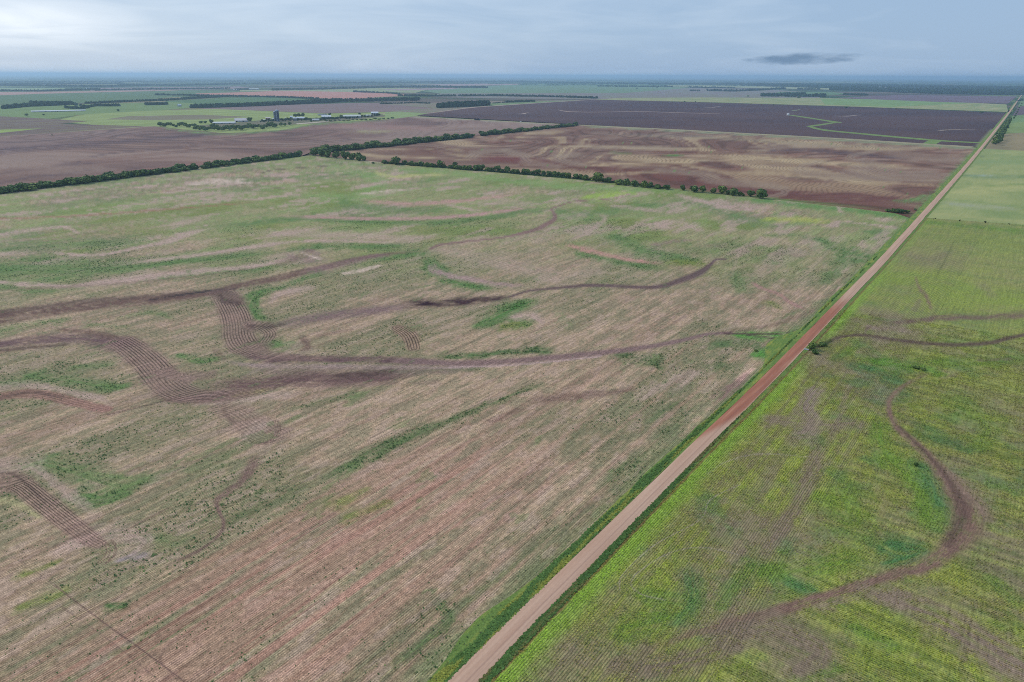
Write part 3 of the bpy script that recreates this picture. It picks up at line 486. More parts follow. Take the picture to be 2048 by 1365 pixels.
# ------------------------------------------------------------------ terrain tessellation (finer near, coarser far)
NY, NX = 1170, 1320
inv = np.linspace(1/50.0, 1/70000.0, NY); GYr = 1/inv; GX = np.linspace(-1.34, 1.34, NX)
XX = GYr[:, None]*GX[None, :]; YY = np.repeat(GYr[:, None], NX, 1)
def field(name, poly, paint, mat, z=0.0):
    P = [tuple(map(float, p)) for p in poly]; x = XX.ravel(); y = YY.ravel()
    bx0, bx1 = min(p[0] for p in P), max(p[0] for p in P); by0, by1 = min(p[1] for p in P), max(p[1] for p in P)
    r0 = max(0, np.searchsorted(GYr, by0)-2); r1 = min(NY, np.searchsorted(GYr, by1)+2)
    x = XX[r0:r1]; y = YY[r0:r1]; ry, rx = x.shape
    ins = inpoly(x.ravel(), y.ravel(), P).reshape(ry, rx)
    cell = ins[:-1, :-1] | ins[1:, :-1] | ins[:-1, 1:] | ins[1:, 1:]
    # snap outside corner vertices onto the outline
    used = np.zeros((ry, rx), bool); used[:-1, :-1] |= cell; used[1:, :-1] |= cell; used[:-1, 1:] |= cell; used[1:, 1:] |= cell
    snap = used & ~ins; xs = x[snap]; ys = y[snap]
    _, qx, qy = seg_near(xs, ys, P); x = x.copy(); y = y.copy(); x[snap] = qx; y[snap] = qy
    ids = np.full((ry, rx), -1); ids[used] = np.arange(used.sum())
    V = np.stack([x[used], y[used], np.full(used.sum(), z)], 1)
    Fq = np.stack([ids[:-1, :-1][cell], ids[:-1, 1:][cell], ids[1:, 1:][cell], ids[1:, :-1][cell]], 1)
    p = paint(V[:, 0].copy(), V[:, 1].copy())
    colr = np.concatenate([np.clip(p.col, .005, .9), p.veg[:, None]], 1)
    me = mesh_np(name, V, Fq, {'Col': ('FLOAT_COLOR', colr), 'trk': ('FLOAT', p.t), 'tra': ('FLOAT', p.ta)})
    return link(name, me, mat, kind='structure')

RU, RV = uvw(np.array(ROAD)[:, 0], np.array(ROAD)[:, 1])
def edge(v, u0, u1, n=40):
    us = np.linspace(u0, u1, n); vs_ = np.interp(us, RU, RV)+v; return [tuple(RO+RD*a+RN*b) for a, b in zip(us, vs_)]
U = lambda px, py: float(uvw(*un(px, py))[0])
hedge_back = np.array(un(0, 388))-(np.array(un(600, 312))-np.array(un(0, 388)))/505*1150
F1 = [tuple(hedge_back)]+uns((0, 388), (160, 366), (400, 336), (600, 313), (625, 311), (735, 322), (1000, 346), (1370, 381), (1530, 398), (1700, 416), (1790, 427))+edge(-4.2, -230, 735)[::-1]
F5 = edge(4.2, -230, U(1868, 438)-2)+uns((1872, 438), (2048, 450), (2700, 496), (3200, 1000), (2500, 2200))
m_left = field_mat('weedy_row_crop_soil', 1.4, .28, linedark=.80, grain=.40)
m_right = field_mat('green_crop_rows', .76, 0.0, straight=None, linedark=.46, grain=.30)
m_far = field_mat('ploughed_soil', 8.0, 0.0, straight=None, linedark=.42, grain=.2)
m_far2 = field_mat('pale_pasture', 6.0, 0.0, straight=None, linedark=.3, grain=.12)
field('crop_field', F1, paint_left, m_left)
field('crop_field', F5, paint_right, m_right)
field('ploughed_field', uns((625, 311), (625, 304), (945, 272), (1155, 250), (1550, 271), (1930, 294))+edge(-4.2, 737, U(1944, 295))[::-1]+uns((1790, 427), (1700, 416), (1530, 398), (1370, 381), (1000, 346), (735, 322)), paint_stubble, m_far, -.05)
field('ploughed_field', uns((-900, 500), (0, 388), (160, 366), (400, 336), (600, 313), (625, 304), (945, 272), (1155, 250), (1000, 242), (830, 233), (780, 239), (640, 246), (560, 261), (450, 267), (380, 261), (310, 253), (0, 273), (-900, 330)), paint_mauve, m_far, -.08)
field('ploughed_field', uns((830, 231), (950, 215), (1190, 199.5), (1400, 205), (1700, 214), (2000, 225.6))+edge(-4.5, U(1948, 294)+6, U(2012, 226))[::-1]+uns((1930, 293), (1550, 270), (1155, 249)), paint_dark, m_far, -.1)
field('pasture', edge(4.2, U(1868, 438), U(1966, 298), 30)+uns((2048, 302), (2700, 326), (2700, 496), (2048, 450)), paint_pale, m_far2, -.05)

# ------------------------------------------------------------------ base ground and far patchwork
def ground_mat(name, colA, colB, colC=None, s=1/300, streak=(1/900, 1/160)):
    m, N, L, b = new_mat(name, 1.0, 0.05); O = nd(N, 'ShaderNodeTexCoord').outputs['Object']
    rot = mapping(N, L, O, rot=(0, 0, -RA))
    n1 = noise(N, L, mapping(N, L, rot, (s, s, s)), 1, 6, .6, .4); r = ramp(N, [(.35, tuple(colA)), (.65, tuple(colB))]); L.new(n1, r.inputs[0])
    n2 = noise(N, L, mapping(N, L, rot, (streak[0], streak[1], .01)), 1, 5, .6)
    cur = mixc(N, L, math_(N, L, 'MULTIPLY_ADD', n2, 2.4, -.85, clamp=True), r.outputs[0], tuple(colC if colC is not None else colB*.8))
    L.new(cur, b.inputs['Base Color']); return m
def base_mat():
    m, N, L, b = new_mat('distant_farmland', 1.0, 0.05); O = nd(N, 'ShaderNodeTexCoord').outputs['Object']
    rot = mapping(N, L, O, (1/1600, 1/800, .001), rot=(0, 0, -RA))
    vo = nd(N, 'ShaderNodeTexVoronoi', distance='CHEBYCHEV'); L.new(rot, vo.inputs['Vector']); vo.inputs['Randomness'].default_value = .55; vo.inputs['Scale'].default_value = 1
    s = nd(N, 'ShaderNodeSeparateColor'); L.new(vo.outputs['Color'], s.inputs[0])
    r = ramp(N, [(0, tuple(c(66, 86, 56))), (.3, tuple(c(96, 116, 72))), (.5, tuple(c(116, 128, 80))), (.64, tuple(c(134, 110, 104))), (.8, tuple(c(96, 78, 76))), (.93, tuple(c(166, 150, 110)))], 'CONSTANT'); L.new(s.outputs[0], r.inputs[0])
    n1 = noise(N, L, mapping(N, L, O, (1/700, 1/700, .01)), 1, 6, .65)
    cur = mixc(N, L, math_(N, L, 'MULTIPLY_ADD', n1, 3.0, -1.1, clamp=True), r.outputs[0], tuple(c(64, 84, 54)))
    L.new(cur, b.inputs['Base Color']); return m
g = D.meshes.new('ground'); e_ = 90000
xs = [-e_, -20000, -4000, 0, 4000, 20000, e_]; ys = [-3000, 0, 2000, 8000, 30000, e_]
V = [(x, y, -2.0) for y in ys for x in xs]; Fc = [(j*7+i, j*7+i+1, (j+1)*7+i+1, (j+1)*7+i) for j in range(5) for i in range(6)]
g.from_pydata(V, [], Fc); link('ground', g, base_mat(), kind='structure')
PZ = [-1.95]
def patch(name, col, pts, k2=None, k3=None, s=1/120, streak=(1/400, 1/50)):
    col = np.array(col); me = D.meshes.new(name); me.from_pydata([(*un(x, y), PZ[0]) for x, y in pts], [], [tuple(range(len(pts)))]); PZ[0] += .03
    link(name, me, ground_mat(name+'_soil', col*.88, col*1.12, col*.8 if k3 is None else np.array(k3), s, streak), kind='structure')
patch('woodland_floor', c(60, 80, 52), [(1440,167.5), (1700,169), (2048,172), (2500,177), (2500,195), (2048,190.5), (1800,184.5), (1640,178.5), (1440,171.5)], k3=c(96, 112, 76), streak=(1/1500, 1/300), s=1/500)
patch('far_field', c(148, 166, 122), [(-500,177), (0,175.5), (128,176.5), (132,178.5), (0,181), (-500,184)])
patch('far_field', c(188, 150, 136), [(-500,192), (0,184), (180,182.5), (310,180.3), (360,181), (300,182.3), (180,185), (80,187.5), (0,190.5), (-500,200)])
patch('far_field', c(104, 126, 86), [(-500,201), (0,190.5), (80,187.5), (180,185), (300,182.5), (400,181), (480,183), (400,190), (300,198), (170,206), (0,209), (-500,222)])
patch('far_field', c(152, 130, 128), [(180,176), (300,175), (480,173), (500,175.5), (460,178.5), (300,181), (180,181.5)])
patch('far_field', c(160, 166, 120), [(480,180), (545,180), (700,177), (790,175.5), (860,178), (830,186), (760,184), (700,185), (560,181.5), (480,183)])
patch('far_field', c(196, 134, 112), [(390,187), (500,184), (560,181.5), (700,184), (770,186), (835,191), (760,194), (700,199), (560,193), (470,191), (400,189)], k3=c(190, 150, 140))
patch('far_field', c(98, 126, 82), [(330,202), (440,196), (540,194), (600,197), (640,201), (560,208), (420,211), (340,210)])
patch('meadow', c(128, 148, 92), [(-500,226), (0,210), (170,208), (340,204), (385,206), (400,214), (300,222), (170,228), (100,237), (0,234), (-500,260)])
patch('far_field', c(144, 122, 118), [(395,216), (560,210), (700,206), (820,204), (880,214), (830,231), (780,223), (650,226.5), (550,222), (430,218)])
patch('meadow', c(160, 170, 106), [(170,228), (300,221), (430,217.5), (550,222.5), (650,227), (790,223), (840,230), (840,233), (780,240), (640,247), (560,262), (450,269), (380,263), (310,254), (200,250), (100,242)], k3=c(130, 146, 88), streak=(1/300, 1/60))
patch('far_field', c(140, 130, 104), [(255,232), (400,229), (500,233), (420,238), (300,240), (210,238)])
patch('far_field', c(118, 96, 96), [(-500,262), (0,232), (60,235), (130,239), (175,242), (120,247), (230,250), (320,253), (0,275), (-500,312)], k3=c(136, 128, 92))
patch('meadow', c(152, 168, 92), [(-300,280), (0,258.5), (85,256), (40,261), (0,265), (-300,290)])
patch('farmyard', c(132, 120, 104), [(390,250), (470,245), (520,240), (600,238), (690,233), (760,227), (775,232), (700,240), (620,247), (560,250), (470,253), (400,254)], k3=c(96, 112, 72), s=1/30, streak=(1/60, 1/30))
patch('farm_track', c(206, 190, 170), [(592,246.5), (640,242.6), (660,242.2), (640,244.4), (594,248)])
patch('field_track', c(160, 156, 118), [(0,272), (300,251.5), (305,253), (0,274)])
patch('far_field', c(148, 126, 120), [(760,208), (840,206), (1000,202), (1240,199), (1190,200.5), (950,216), (830,232), (800,226), (780,222), (870,216)], k3=c(120, 136, 92))
patch('meadow', c(126, 146, 100), [(980,207), (1075,203), (1190,199.5), (1100,205.5), (960,214), (930,213)])
patch('farm_track', c(190, 166, 150), [(760,226), (830,229.5), (950,213.5), (1190,198.7), (1250,197.5), (1190,200.2), (950,215.6), (832,232), (780,229)])
patch('pasture', c(150, 166, 110), [(770,224), (800,223), (880,228.3), (830,233), (790,238), (770,236)])
patch('far_field', c(124, 148, 110), [(840,182), (1000,171), (1100,166), (1280,168), (1400,178), (1250,187), (1000,188), (880,187)])
patch('far_field', c(182, 152, 146), [(850,168), (1000,165), (1060,166), (1030,170), (900,172)])
patch('far_field', c(176, 150, 150), [(760,179), (900,176), (920,178), (800,181)])
patch('far_field', c(140, 122, 128), [(880,187), (1250,186), (1380,176), (1520,178), (1640,186), (1640,196), (1400,197), (1250,199), (1000,197), (860,194)], k3=c(132, 146, 108))
patch('far_field', c(172, 166, 122), [(1190,199), (1240,196), (1400,195), (1640,196), (1890,203), (2013,209), (2017,224), (1700,213), (1400,204), (1190,199.5)], k3=c(128, 150, 98))
patch('meadow', c(138, 164, 104), [(1640,197.5), (1780,199), (1890,204), (1960,206), (1880,209), (1780,214), (1650,209)])
patch('far_field', c(126, 106, 116), [(1670,196), (1800,190), (2034,193), (2016,207.5), (1890,204.5), (1780,200)])
patch('far_field', c(112, 140, 96), [(1560,184), (1660,184), (1700,188), (1640,192), (1540,188)])
patch('far_field', c(168, 172, 128), [(1330,170), (1560,172), (1680,177), (1680,180), (1500,176), (1340,173)])
patch('far_field', c(140, 128, 100), [(1966,297), (1990,270), (2012,266), (2048,264), (2600,260), (2600,322), (2048,301)], k3=c(170, 150, 112))
patch('meadow', c(142, 158, 98), [(1995,268), (2016,246), (2048,243), (2600,235), (2600,262), (2048,265)])
patch('meadow', c(128, 152, 100), [(2012,246), (2025,232), (2048,228), (2600,215), (2600,236), (2048,244)])
patch('far_field', c(116, 96, 104), [(2025,232), (2036,214), (2048,211), (2600,198), (2600,216), (2048,229)])
patch('meadow', c(118, 144, 98), [(2036,214), (2043,200), (2048,197), (2600,190), (2600,199), (2048,212)])

def ribbon(name, col, *a, z=-.04, spline=False):
    P = [tuple(a[i:i+3]) for i in range(0, len(a), 3)]; st = Stroke(P, spline); W = np.array(st.W); t = np.gradient(W, axis=0); t /= np.linalg.norm(t, axis=1)[:, None]; n_ = np.stack([-t[:, 1], t[:, 0]], 1); h = np.array(st.h)[:, None]
    V = np.concatenate([np.c_[W+n_*h, np.full(len(W), z)], np.c_[W-n_*h, np.full(len(W), z)]]); k = len(W); col = np.array(col)
    link(name, mesh_np(name, V, np.array([(i+k, i+k+1, i+1, i) for i in range(k-1)])), ground_mat(name+'_soil', col*.85, col*1.15, col*.8, 1/25, (1/60, 1/20)), kind='structure')
WG = c(128, 150, 88)
ribbon('grass_waterway', WG, 1580,230.6,.9, 1600,233.5,1.0, 1625,237.3,1.1, 1655,242,1.2, 1672,244.6,1.5, 1681,246,.4)
ribbon('grass_waterway', WG, 1676,244.4,1.0, 1655,247.8,1.3, 1630,251.5,1.5, 1617,253.6,1.2, z=-.036)
ribbon('grass_waterway', WG, 1617,252.9,1.0, 1635,258,1.6, 1660,262,1.4, 1720,267.6,1.4, 1790,274.2,1.5, 1860,280.2,1.5, 1900,283,1.2, 1962,286,1.0, z=-.032)
ribbon('grass_waterway', WG, 1873,281,6, 1864,285,6.5, 1853,291,7, z=-.028)
ribbon('soil_scar', c(168, 146, 136), 1116,220,.25, 1128,222.4,.7, 1145,224.0,.6, 1190,224.6,.35, 1280,223.6,.35, 1350,225.5,.35, 1440,228.2,.2, spline=True)
ribbon('soil_scar', c(176, 156, 144), 1036,228.6,.3, 1046,228.2,.7, 1052,226.4,.5, 1057,225.6,.2)
ribbon('soil_scar', c(168, 150, 140), 1668,232.4,.2, 1690,232.9,.5, 1704,232,.5, 1714,230.6,.4, 1722,230.3,.2)
ribbon('soil_scar', c(168, 150, 136), 1878,261.4,.8, 1890,260.4,.6, 1920,259.2,.3, 1952,258.8,.2)
ribbon('soil_scar', c(160, 142, 134), 1408,216,.2, 1424,215.4,.4, 1441,213,.3)
ribbon('soil_scar', c(150, 160, 118), 1584,221.8,.3, 1592,221,.6, 1600,219.6,.3)
ribbon('field_track', c(168, 158, 126), 836,234,.6, 950,240.2,.6, 1040,245,.7, 1155,250.4,.8, 1350,259.8,.9, 1550,270.6,1.0, 1700,279,1.2, 1850,288.8,1.3, 1944,294.6,1.4, z=-.02)
# ------------------------------------------------------------------ road and verges
def strip(name, v0, v1, z, mat, i0=0, i1=None, nsub=1, wob=0.0, zc=0.0, colfn=None, cols=6):
    Q = np.array(ROAD[i0:i1]); seg = []
    for a, b_ in zip(Q[:-1], Q[1:]):
        l = np.hypot(*(b_-a)); mid = (a+b_)/2; dd = np.hypot(*mid); k = int(np.clip(l/max(1.2, dd*.004), 1, 60))
        for j in range(k): seg.append(a+(b_-a)*j/k)
    seg.append(Q[-1]); Q = np.array(seg); t = np.gradient(Q, axis=0); t /= np.linalg.norm(t, axis=1)[:, None]; n_ = np.stack([t[:, 1], -t[:, 0]], 1)
    s = np.concatenate([[0], np.cumsum(np.linalg.norm(np.diff(Q, axis=0), axis=1))])
    f0 = v0(s, Q) if callable(v0) else np.full(len(Q), v0); f1 = v1(s, Q) if callable(v1) else np.full(len(Q), v1)
    w_ = np.linspace(0, 1, cols+1); V = []; vv = []
    for k, ww in enumerate(w_):
        off = f0*(1-ww)+f1*ww; V.append(np.concatenate([Q+n_*off[:, None], np.full((len(Q), 1), z)+zc*4*ww*(1-ww)], 1)); vv.append(off)
    V = np.stack(V, 1).reshape(-1, 3); vv = np.stack(vv, 1).ravel(); n0 = len(Q); ids = np.arange(n0*(cols+1)).reshape(n0, cols+1)
    Fq = np.stack([ids[:-1, :-1].ravel(), ids[:-1, 1:].ravel(), ids[1:, 1:].ravel(), ids[1:, :-1].ravel()], 1)
    at = {'rv': ('FLOAT', vv), 'ru': ('FLOAT', np.repeat(s, cols+1))}
    o = link(name, mesh_np(name, V, Fq, at), mat, kind='structure'); return o
U0 = 240.0                                     # run of the road at the bottom of the picture
def u_at(px, py): return uvw(*un(px, py))[0]+U0
def road_mat():
    m, N, L, b = new_mat('dirt_road_surface', .95, .1); v = attr(N, 'rv').outputs['Fac']; u = attr(N, 'ru').outputs['Fac']
    cx = nd(N, 'ShaderNodeCombineXYZ'); L.new(u, cx.inputs[0]); L.new(v, cx.inputs[1]); X = cx.outputs[0]
    st = noise(N, L, mapping(N, L, X, (1/40, .55, 1)), 1, 3, .5); fine = noise(N, L, mapping(N, L, X, (.8, 2.5, 1)), 1, 4, .6)
    tan_ = ramp(N, [(.3, tuple(c(194, 155, 132))), (.7, tuple(c(210, 174, 150)))]); L.new(st, tan_.inputs[0])
    red = ramp(N, [(.3, tuple(c(158, 102, 84))), (.55, tuple(c(176, 116, 94))), (.75, tuple(c(194, 140, 114)))]); L.new(st, red.inputs[0])
    ua, ub = u_at(1440, 855), u_at(1672, 617)
    a = nd(N, 'ShaderNodeMapRange', interpolation_type='SMOOTHSTEP'); L.new(math_(N, L, 'MULTIPLY_ADD', v, -5.0, u), a.inputs[0]); a.inputs[1].default_value = ua-12; a.inputs[2].default_value = ua+10
    b2 = nd(N, 'ShaderNodeMapRange', interpolation_type='SMOOTHSTEP'); L.new(math_(N, L, 'MULTIPLY_ADD', st, 30, u), b2.inputs[0]); b2.inputs[1].default_value = ub; b2.inputs[2].default_value = ub+60; b2.inputs[3].default_value = 1; b2.inputs[4].default_value = 0
    edge = nd(N, 'ShaderNodeMapRange'); L.new(v, edge.inputs[0]); edge.inputs[1].default_value = 2.3; edge.inputs[2].default_value = 2.9; edge.inputs[3].default_value = 1; edge.inputs[4].default_value = .15
    fr = math_(N, L, 'MULTIPLY', math_(N, L, 'MULTIPLY', a.outputs[0], b2.outputs[0]), edge.outputs[0])
    cur = mixc(N, L, fr, tan_.outputs[0], red.outputs[0])
    # wheel tracks
    for v0, w0, k0 in ((.75, .36, .50), (1.95, .22, .22), (-.75, .28, .12), (-2.2, .18, .16)):
        d = math_(N, L, 'ABSOLUTE', math_(N, L, 'SUBTRACT', math_(N, L, 'MULTIPLY_ADD', noise(N, L, mapping(N, L, X, (1/60, 0, 0)), 1, 2), .5, v), v0+.25))
        k = math_(N, L, 'SUBTRACT', 1.0, math_(N, L, 'DIVIDE', d, w0), clamp=True)
        k = math_(N, L, 'MULTIPLY', math_(N, L, 'MULTIPLY', k, k0), math_(N, L, 'MULTIPLY_ADD', st, 1.4, .1))
        cur = mixc(N, L, k, cur, tuple(c(138, 104, 98)))
    r = nd(N, 'ShaderNodeMapRange'); L.new(fine, r.inputs[0]); r.inputs[1].default_value = .3; r.inputs[2].default_value = .7; r.inputs[3].default_value = .92; r.inputs[4].default_value = 1.08
    k = nd(N, 'ShaderNodeCombineColor'); [L.new(r.outputs[0], k.inputs[i]) for i in range(3)]
    cur = mixc(N, L, 1.0, cur, k.outputs[0], 'MULTIPLY'); L.new(cur, b.inputs['Base Color']); return m
def verge_mat(name, ca, cb, cc_):
    m, N, L, b = new_mat(name, .95, .1); O = nd(N, 'ShaderNodeTexCoord').outputs['Object']
    rot = mapping(N, L, O, rot=(0, 0, -RA))
    n1 = noise(N, L, mapping(N, L, rot, (1/14, 1/2.5, .1)), 1, 5, .6); r = ramp(N, [(.32, tuple(ca)), (.5, tuple(cb)), (.66, tuple(cc_))]); L.new(n1, r.inputs[0])
    n2 = noise(N, L, rot, 1.6, 5, .7); q = nd(N, 'ShaderNodeMapRange'); L.new(n2, q.inputs[0]); q.inputs[1].default_value = .3; q.inputs[2].default_value = .7; q.inputs[3].default_value = .6; q.inputs[4].default_value = 1.35
    k = nd(N, 'ShaderNodeCombineColor'); [L.new(q.outputs[0], k.inputs[i]) for i in range(3)]
    L.new(mixc(N, L, 1.0, r.outputs[0], k.outputs[0], 'MULTIPLY'), b.inputs['Base Color'])
    bp = nd(N, 'ShaderNodeBump'); bp.inputs['Strength'].default_value = .8; bp.inputs['Distance'].default_value = .3; L.new(n2, bp.inputs['Height']); L.new(bp.outputs[0], b.inputs['Normal']); return m
def wv(base, amp, sc, seed): return lambda s, Q: base+amp*(fbm(s/sc+seed, s*0+seed, 3, .6)-.5)
strip('dirt_road', wv(-3.15, .3, 30, 1), wv(3.05, .5, 25, 5), .16, road_mat(), cols=10, zc=.12)
uc = u_at(1560, 690)
def lv(s, Q): return -7.0-3.0*(fbm(s/30+3, s*0+2, 4, .6)-.5)-9*np.exp(-((s-uc)/24)**2)-3.5*np.exp(-((s-u_at(985, 1270))/14)**2)-2*sm(500, 800, s)
strip('verge', lv, wv(-3.2, .3, 6, 8), .06, verge_mat('left_verge_grass', c(102, 128, 68), c(118, 142, 72), c(156, 158, 78)), 0, 72, cols=4)
strip('verge', wv(3.1, .4, 6, 15), wv(5.3, .9, 14, 18), .06, verge_mat('right_verge_grass', c(96, 124, 64), c(112, 136, 68), c(136, 126, 76)), 0, 72, cols=4)

# ------------------------------------------------------------------ low plants: real leaves scattered over the near ground
def leaf_mat(name):
    m, N, L, b = new_mat(name, .8, .15); a = attr(N, 'Col'); L.new(a.outputs['Color'], b.inputs['Base Color']); return m
LM = leaf_mat('leaf_green')
def tufts(name, x, y, z, size, hgt, col, nq=2, spread=.5, seed=1):
    g_ = np.random.default_rng(seed); n = len(x); V = []; Cc = []
    for k in range(nq):
        a = g_.random(n)*6.283; cx = x+np.cos(a)*size*spread*.5; cy = y+np.sin(a)*size*spread*.5
        b_ = g_.random(n)*3.1416; tl = .5+.5*g_.random(n); ex, ey = np.cos(b_)*size*.5, np.sin(b_)*size*.5
        ux, uy = -np.sin(b_)*size*.5*tl, np.cos(b_)*size*.5*tl; h0 = hgt*(.25+.2*g_.random(n)); h1 = hgt*(.7+.4*g_.random(n))
        q = np.stack([np.stack([cx-ex-ux, cy-ey-uy, z+h0*.3], 1), np.stack([cx+ex-ux*.6, cy+ey-uy*.6, z+h0], 1), np.stack([cx+ex*.7+ux, cy+ey*.7+uy, z+h1], 1), np.stack([cx-ex*.9+ux, cy-ey*.9+uy, z+h1*.8], 1)], 1)
        V.append(q); Cc.append(np.repeat((col*(.75+.5*g_.random((n, 1))))[:, None, :], 4, 1))
    V = np.concatenate(V).reshape(-1, 3); Cc = np.concatenate(Cc).reshape(-1, 3)
    me = mesh_np(name, V, np.arange(len(V)).reshape(-1, 4), {'Col': ('FLOAT_COLOR', np.concatenate([Cc, np.ones((len(Cc), 1))], 1))})
    link(name, me, LM, kind='stuff')
def scatter(n, u0, u1, v0, v1):
    u = u0+(u1-u0)*rng.random(n); v = v0+(v1-v0)*rng.random(n)
    return RO[0]+RD[0]*u+RN[0]*v, RO[1]+RD[1]*u+RN[1]*v, u, v
def vis(x, y, dmax): return (y > 70) & (np.abs(x) < y*.98+8) & (x*x+y*y < dmax**2)
# weeds in the left field
x, y, u, v = scatter(900000, -90, 620, -760, -5); k = vis(x, y, 720) & inpoly(x, y, F1); x, y, u, v = x[k], y[k], u[k], v[k]
v = np.round(v/.76)*.76+rng.normal(0, .12, len(v)); x = RO[0]+RD[0]*u+RN[0]*v; y = RO[1]+RD[1]*u+RN[1]*v
p = paint_left(x, y); cl_ = fbm(u/14, v/5, 3, .6); pr = np.clip(p.veg, 0, 1.5)**1.3*sm(.33, .66, cl_)*.36+.02; k = rng.random(len(x)) < pr*(1-.4*sm(400, 700, p.dist))
x, y, u, v = x[k], y[k], u[k], v[k]; vg = p.veg[k]; big = rng.random(len(x))**3; sz = (.22+.20*vg+.45*big*vg)
cw = np.where((rng.random(len(x)) < .5)[:, None], c(86, 110, 62), c(110, 126, 78)); cw = np.where((rng.random(len(x)) < .12)[:, None], c(128, 140, 80), cw)
tufts('field_weeds', x, y, .0, sz, sz*.8, cw, 2, .9, 3); print('weeds', len(x))
# crop plants of the right field, in their rows
ku = np.arange(-60, 560, .5); kv = np.arange(5.6, 60, .76); uu, vv_ = np.meshgrid(ku, kv); u1, v1 = uu.ravel(), vv_.ravel()
u1 = u1+rng.normal(0, .14, len(u1)); v1 = v1+rng.normal(0, .06, len(v1))
kv = np.arange(46, 330, .55); ku = np.arange(-60, 420, .76); uu, vv_ = np.meshgrid(ku, kv); u2 = uu.ravel()+rng.normal(0, .06, uu.size); v2 = vv_.ravel()+rng.normal(0, .16, uu.size)
u = np.concatenate([u1, u2]); v = np.concatenate([v1, v2]); hd = np.concatenate([np.ones(len(u1)), np.zeros(len(u2))])
x = RO[0]+RD[0]*u+RN[0]*v; y = RO[1]+RD[1]*u+RN[1]*v; k = vis(x, y, 470); x, y, u, v, hd = x[k], y[k], u[k], v[k], hd[k]
p = paint_right(x, y); inner = p.t == p.u; rowok = np.where(hd > .5, ~inner, inner)
k = rowok & (rng.random(len(x)) < np.clip(p.veg*1.1, 0, .95)*sm(.3, .5, fbm(u/5, v/5, 3, .6))); x, y, u, v = x[k], y[k], u[k], v[k]; pc = p.col[k]
sz = .26+.2*rng.random(len(x)); tufts('crop_plants', x, y, .0, sz, sz*.7, pc*np.array([1.36, 1.38, .88])*(.95+.45*rng.random((len(x), 1))), 2, .6, 5); print('crop', len(x))
# verge grass and weeds
x1, y1, u1, v1 = scatter(52000, -80, 560, -9.5, -3.0); x2, y2, u2, v2 = scatter(26000, -80, 560, 3.0, 5.6)
for nm, x, y, u, lo, ca, cb in (('verge_grass', x1, y1, u1, 1, c(108, 140, 72), c(168, 170, 76)), ('verge_grass', x2, y2, u2, 0, c(98, 130, 66), c(136, 130, 76))):
    rv = road_v(x, y); k = vis(x, y, 640) & ((-rv > 3.1) & (-rv < 6.6+2*(fbm(u/12, u*0)-.5)) if lo else (rv > 3.15) & (rv < 5.4)); x, y, u = x[k], y[k], u[k]
    f_ = sm(.5, .66, fbm(u/14+5, road_v(x, y)/1.5, 3))[:, None]; cw = ca*(1-f_)+cb*f_; sz = .3+.35*rng.random(len(x))
    tufts(nm, x, y, .05, sz, sz*.6, cw, 2, .7, 9)

# ------------------------------------------------------------------ trees
def crown_mesh(name, seed, n=520, bushy=True):
    g_ = np.random.default_rng(seed); nl = g_.integers(5, 9); cen = []
    for i in range(nl):
        a = g_.random()*6.283; r = .30*math.sqrt(g_.random()); cen.append((r*math.cos(a), r*math.sin(a), .30+.42*g_.random(), .17+.12*g_.random()))
    cen.append((0, 0, .62, .27)); cen.append((0.05, 0, .38, .30)); cen = np.array(cen)
    i = g_.integers(0, len(cen), n); d = g_.normal(size=(n, 3)); d /= np.linalg.norm(d, axis=1)[:, None]
    r = cen[i, 3]*(.72+.38*g_.random(n)); P = cen[i, :3]+d*r[:, None]*np.array([1.05, 1.05, 1.0]); P[:, 2] = np.clip(P[:, 2], .05 if bushy else .2, 1.02)
    s = .045+.05*g_.random(n); a = g_.normal(size=(n, 3))*.5+d; a /= np.linalg.norm(a, axis=1)[:, None]
    t = np.cross(a, g_.normal(size=(n, 3))); t /= np.linalg.norm(t, axis=1)[:, None]; b_ = np.cross(a, t)
    V = np.stack([P-t*s[:, None]-b_*s[:, None]*.7, P+t*s[:, None]*.9-b_*s[:, None], P+t*s[:, None]+b_*s[:, None]*.8, P-t*s[:, None]*.8+b_*s[:, None]], 1).reshape(-1, 3)
    hue = g_.random((n, 1)); C = c(58, 86, 48)*(1-hue)+c(128, 150, 82)*hue; C = np.repeat(C[:, None, :], 4, 1).reshape(-1, 3)
    return mesh_np(name, V, np.arange(4*n).reshape(-1, 4), {'Col': ('FLOAT_COLOR', np.concatenate([C, np.ones((len(C), 1))], 1))})
def tree_leaf_mat():
    m, N, L, b = new_mat('tree_leaves', .75, .15); a = attr(N, 'Col'); oi = nd(N, 'ShaderNodeObjectInfo')
    r = ramp(N, [(0, (.78, .85, .8)), (.5, (1, 1, 1)), (1, (1.25, 1.15, .95))]); L.new(oi.outputs['Random'], r.inputs[0])
    L.new(mixc(N, L, 1.0, a.outputs['Color'], r.outputs[0], 'MULTIPLY'), b.inputs['Base Color']); return m
TL = tree_leaf_mat(); BK = flat_mat('bark', (.09, .07, .055), .95, .3, 3)
def trunk_mesh(seed):
    g_ = np.random.default_rng(seed); V = []; Fq = []
    def limb(p0, p1, r0, r1, k=6):
        p0 = np.array(p0); p1 = np.array(p1); d = p1-p0; t = np.cross(d, [.3, 1, .2]); t /= np.linalg.norm(t); b_ = np.cross(d, t); b_ /= np.linalg.norm(b_); s = len(V)
        for p, r in ((p0, r0), (p1, r1)):
            for j in range(k): a = 6.283*j/k; V.append(p+r*(math.cos(a)*t+math.sin(a)*b_))
        for j in range(k): Fq.append((s+j, s+(j+1) % k, s+k+(j+1) % k, s+k+j))
    limb((0, 0, -.03), (0.01, .01, .32), .045, .032)
    for i in range(4):
        a = i*1.6+g_.random(); limb((.01, .01, .27), (.2*math.cos(a), .2*math.sin(a), .5+.15*g_.random()), .026, .010)
    return mesh_np('trunk', np.array(V), np.array(Fq))
